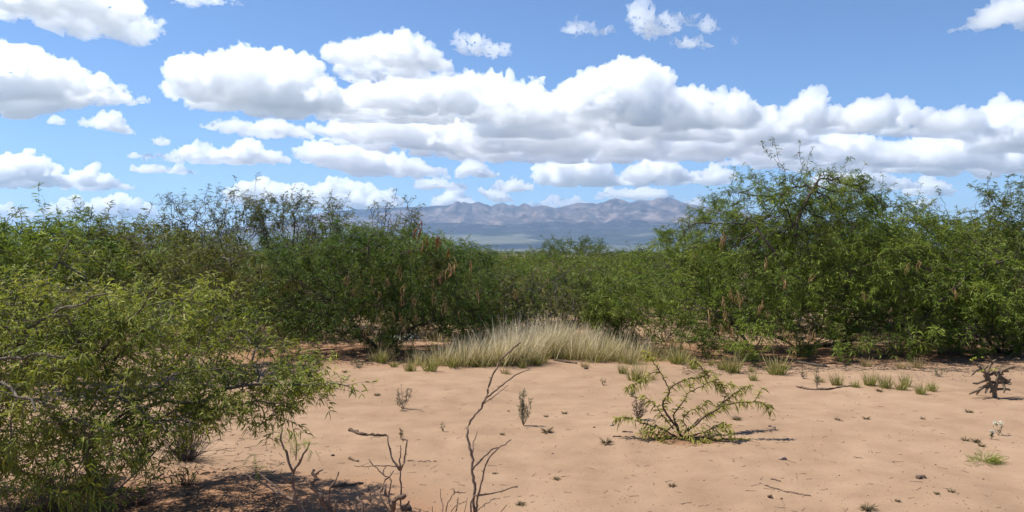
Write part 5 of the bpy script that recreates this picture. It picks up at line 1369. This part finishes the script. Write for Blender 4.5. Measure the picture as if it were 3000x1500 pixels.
    stand('bare_shrub', 'low spiny bare twigs left of the tall bare branch at the bottom', 'twigs', [
        ([(1560, 1288), (1580, 1210), (1622, 1152), (1660, 1130)], 4, 0.0), ([(1535, 1288), (1545, 1250), (1524, 1200), (1520, 1115)], 3, 0.05), ([(1635, 1288), (1648, 1240), (1655, 1178)], 5, 0.03), ([(1600, 1288), (1640, 1230), (1712, 1208)], 3, -0.03), ([(1700, 1288), (1712, 1230), (1724, 1180)], 3, 0.05),
        ([(1622, 1152), (1630, 1120), (1620, 1108)], 2.5, 0.0), ([(1640, 1138), (1710, 1142)], 2.5, 0.02), ([(1975, 1288), (2000, 1260), (2022, 1232)], 3, 0.0), ([(1458, 1288), (1460, 1245)], 2, 0.0)], 4.35)

    # fallen sticks and logs
    def stick(label, pts, r_px, mat='bark_dead', cat='stick', name='fallen_stick', lift=0.5, crook=0.004, sides=7):
        P = np.array([on_ground(x, y) for x, y in pts]); k = P[:, 1].mean() / F; r = r_px * k * 0.5
        P[:, 2] += r * lift
        c = P[0].copy()
        P = wander(P, max(0.02, r), crook, rng)
        g = Geo(); rr = np.linspace(r, r * 0.55, len(P)) * (1 + 0.15 * rng.normal(size=len(P)).clip(-1, 1))
        tube(g, P, rr, sides)
        o = obj(name, g.mesh(name, True, c), M[mat]); o.location = c
        tag(o, label, cat, 'fallen wood on the sand')
    stick('fallen rotting branch lying left of the bare weed', [(1024, 1262), (1050, 1272), (1080, 1277), (1132, 1278)], 11, 'bark_brown', 'branch', 'fallen_branch', crook=0.008)
    stick('short dark stick below the rotting branch', [(1024, 1344), (1036, 1350), (1050, 1352)], 9, 'bark_brown')
    stick('straight fallen branch behind the broken stub', [(968, 1427), (1010, 1424), (1064, 1418)], 10, 'bark_brown')
    stick('thin straight twig on sand right of the prongs', [(1193, 1351), (1240, 1353), (1279, 1353)], 3.4)
    stick('long thin curved stick on sand at lower right', [(2225, 1416), (2258, 1429), (2300, 1441), (2376, 1454)], 5)
    stick('thin short twig above the long curved stick', [(2258, 1404), (2274, 1408), (2288, 1411)], 4)
    stick('dark splintered wood chip below the curved stick', [(2252, 1457), (2272, 1461), (2292, 1462)], 9, 'bark_brown', crook=0.01)
    stick('long dark curved stick in front of the row of tufts', [(2334, 1134), (2370, 1142), (2420, 1143), (2470, 1134), (2500, 1132)], 7, 'bark_brown')
    stick('dark log at the shaded foot of the right tree', [(2330, 1063), (2370, 1068), (2422, 1076)], 10, 'bark_dark', 'log', 'fallen_log')
    stick('dark stick at the gap in the dry grass', [(1624, 1056), (1655, 1062), (1690, 1066)], 8, 'bark_dark')
    stick('pale curved twig on the shaded sand at left', [(625, 1404), (700, 1397), (745, 1388)], 4, 'bark_grey', lift=1.5)
    stick('dark twig lying left of the sapling', [(1823, 1266), (1840, 1266), (1854, 1267)], 5, 'bark_brown')
    stick('long dark twig left of the sapling foot', [(1795, 1281), (1830, 1280), (1860, 1279)], 4, 'bark_brown')
    stick('dark branch on the shaded sand under the left shrub', [(430, 1402), (520, 1395), (600, 1388), (690, 1372)], 6, 'bark_dark', crook=0.01)
    stick('thin dark branch lying on sand at bottom left', [(330, 1440), (420, 1436), (480, 1428)], 6, 'bark_dark', crook=0.01)

def rock_mesh(seed, name='rock', rough=0.3, flat=0.6):
    V, T = icosphere(2)
    V = V * (1 + rough * (fbm(V[:, 0] * 1.6 + seed, V[:, 1] * 1.6, V[:, 2] * 1.6, 3, seed) - 0.5)[:, None] * 2)
    rng = np.random.default_rng(seed)
    for _ in range(5):                       # broken faces
        d = unit(rng.normal(size=3)); h = rng.uniform(0.55, 0.85)
        s = V @ d
        V = V - np.where(s > h, s - h, 0)[:, None] * d
    V[:, 2] *= flat
    return mesh_from(name, V, None, T, False)

def build_stones():
    rng = np.random.default_rng(38)
    M['stone'] = stone_mat('stone', (0.16, 0.105, 0.075), (0.30, 0.215, 0.16), 25)
    M['stone_dark'] = stone_mat('stone_dark', (0.06, 0.042, 0.03), (0.15, 0.10, 0.07), 40)
    M['stone_pale'] = stone_mat('stone_pale', (0.30, 0.24, 0.19), (0.52, 0.45, 0.38), 30)
    R = [(2293, 1346, 24, 0, 'lone angular tan stone below right of the sapling'), (2690, 1401, 22, 1, 'left lump of the dark stone pair at lower right'), (2704, 1399, 20, 1, 'right lump of the dark stone pair at lower right'),
         (1792, 1247, 16, 1, 'small dark clod left of the sapling'), (1741, 1253, 9, 1, 'smaller dark clod farther left of the sapling'), (2255, 1249, 10, 1, 'left of two little stones right of the sapling'), (2267, 1252, 11, 0, 'right of two little stones right of the sapling'),
         (1716, 1081, 16, 2, 'pale stone at the front edge of the dry grass'), (1490, 1205, 8, 0, 'little stone at centre above the pointed weed'), (1618, 1330, 9, 1, 'small dark stone on open sand below centre'), (975, 1335, 12, 1, 'dark stone at the shade edge of the left shrub'), (1190, 1491, 34, 2, 'pale stone at the bottom edge inside the dead shrub')]
    ms = [rock_mesh(s) for s in (3, 5, 9)]
    for i, (px, py, w, c, lab) in enumerate(R):
        p = on_ground(px, py); s = w / F * p[1] * 0.5
        put('stone', ms[i % 3], M[('stone', 'stone_dark', 'stone_pale')[c]], p + np.array([0, 0, s * 0.2]), lab, 'stone', 'stones on the sand', rng.uniform(0, 6.28), s)
    V0 = np.array([(1, 0, 0), (0, 1, 0), (-1, 0, 0), (0, -1, 0), (0, 0, 1), (0, 0, -1)], float)
    T0 = np.array([(0, 1, 4), (1, 2, 4), (2, 3, 4), (3, 0, 4), (1, 0, 5), (2, 1, 5), (3, 2, 5), (0, 3, 5)])
    def scatter(name, label, P, size, mat):
        n = len(P)
        V = V0[None] * (1 + 0.35 * rng.normal(size=(n, 6, 1))).clip(0.5, 1.5) * np.asarray(size)[:, None, None] * np.array([1, 1, 0.6])
        V = V + P[:, None]
        T = (T0[None] + (np.arange(n) * 6)[:, None, None]).reshape(-1, 3)
        tag(obj(name, mesh_from(name, V.reshape(-1, 3), None, T), mat), label, kind='stuff')
    def pts(n, x0, x1, y0, y1, bias=1.0):
        px = rng.uniform(x0, x1, n); py = y0 + (y1 - y0) * rng.random(n) ** bias
        d = F * EYE / (py - HZ); x = (px - 1500) / F * d
        return np.stack([x, d, ground_z(x, d)], -1)
    P = pts(3200, 300, 3050, 1075, 1560); scatter('pebbles', 'tiny dark grit scattered over the sand', P, rng.uniform(0.0018, 0.0055, len(P)) * np.where(rng.random(len(P)) < 0.05, 2.0, 1), M['stone_dark'])
    P = pts(900, 300, 3050, 1090, 1560); scatter('pale_pebbles', 'tiny pale grit scattered over the sand', P, rng.uniform(0.002, 0.005, len(P)), M['stone_pale'])
    P = pts(420, 2660, 3020, 1078, 1128); scatter('rubble', 'pale rubble under the low mesquite at right', P, rng.uniform(0.004, 0.015, len(P)), M['stone'])
    # broken twigs, bark and leaf crumbs
    def litter(name, label, P, mat, ln, wd):
        n = len(P); a = rng.uniform(0, 6.28, n)
        d = np.stack([np.cos(a), np.sin(a), rng.normal(size=n) * 0.08], -1)
        L = rng.uniform(*ln, n)
        V, Q = frustums(P + np.array([0, 0, 0.003]), P + np.array([0, 0, 0.003]) + d * L[:, None], np.full(n, wd), np.full(n, wd * 0.6), 4)
        tag(obj(name, mesh_from(name, V, Q), mat), label, kind='stuff')
    P = np.concatenate([pts(520, 250, 3050, 1080, 1540)]); litter('twig_litter', 'broken twiglets strewn over the sand', P, M['bark_brown'], (0.02, 0.09), 0.0016)
    P = np.concatenate([pts(1300, -200, 850, 1180, 1700, 0.8), pts(1500, 800, 1300, 1028, 1075), pts(2600, 2000, 3050, 1040, 1098)]); litter('leaf_litter', 'dark fallen twigs and leaf stalks under the shrubs', P, M['bark_dark'], (0.02, 0.14), 0.0022)
    P = np.concatenate([pts(1500, -200, 800, 1200, 1700, 0.8), pts(700, 2000, 3050, 1045, 1092), pts(500, 800, 1300, 1030, 1068)]); litter('dry_litter', 'pale dry grass bits and pods under the shrubs', P, M['bark_dead'], (0.02, 0.12), 0.002)

build_ground()
build_mountains()
build_clouds()
build_far_scrub()
build_trees()
build_grass()
build_weeds()
build_cactus()
build_sapling()
build_dead_wood()
build_stones()
build_haze()
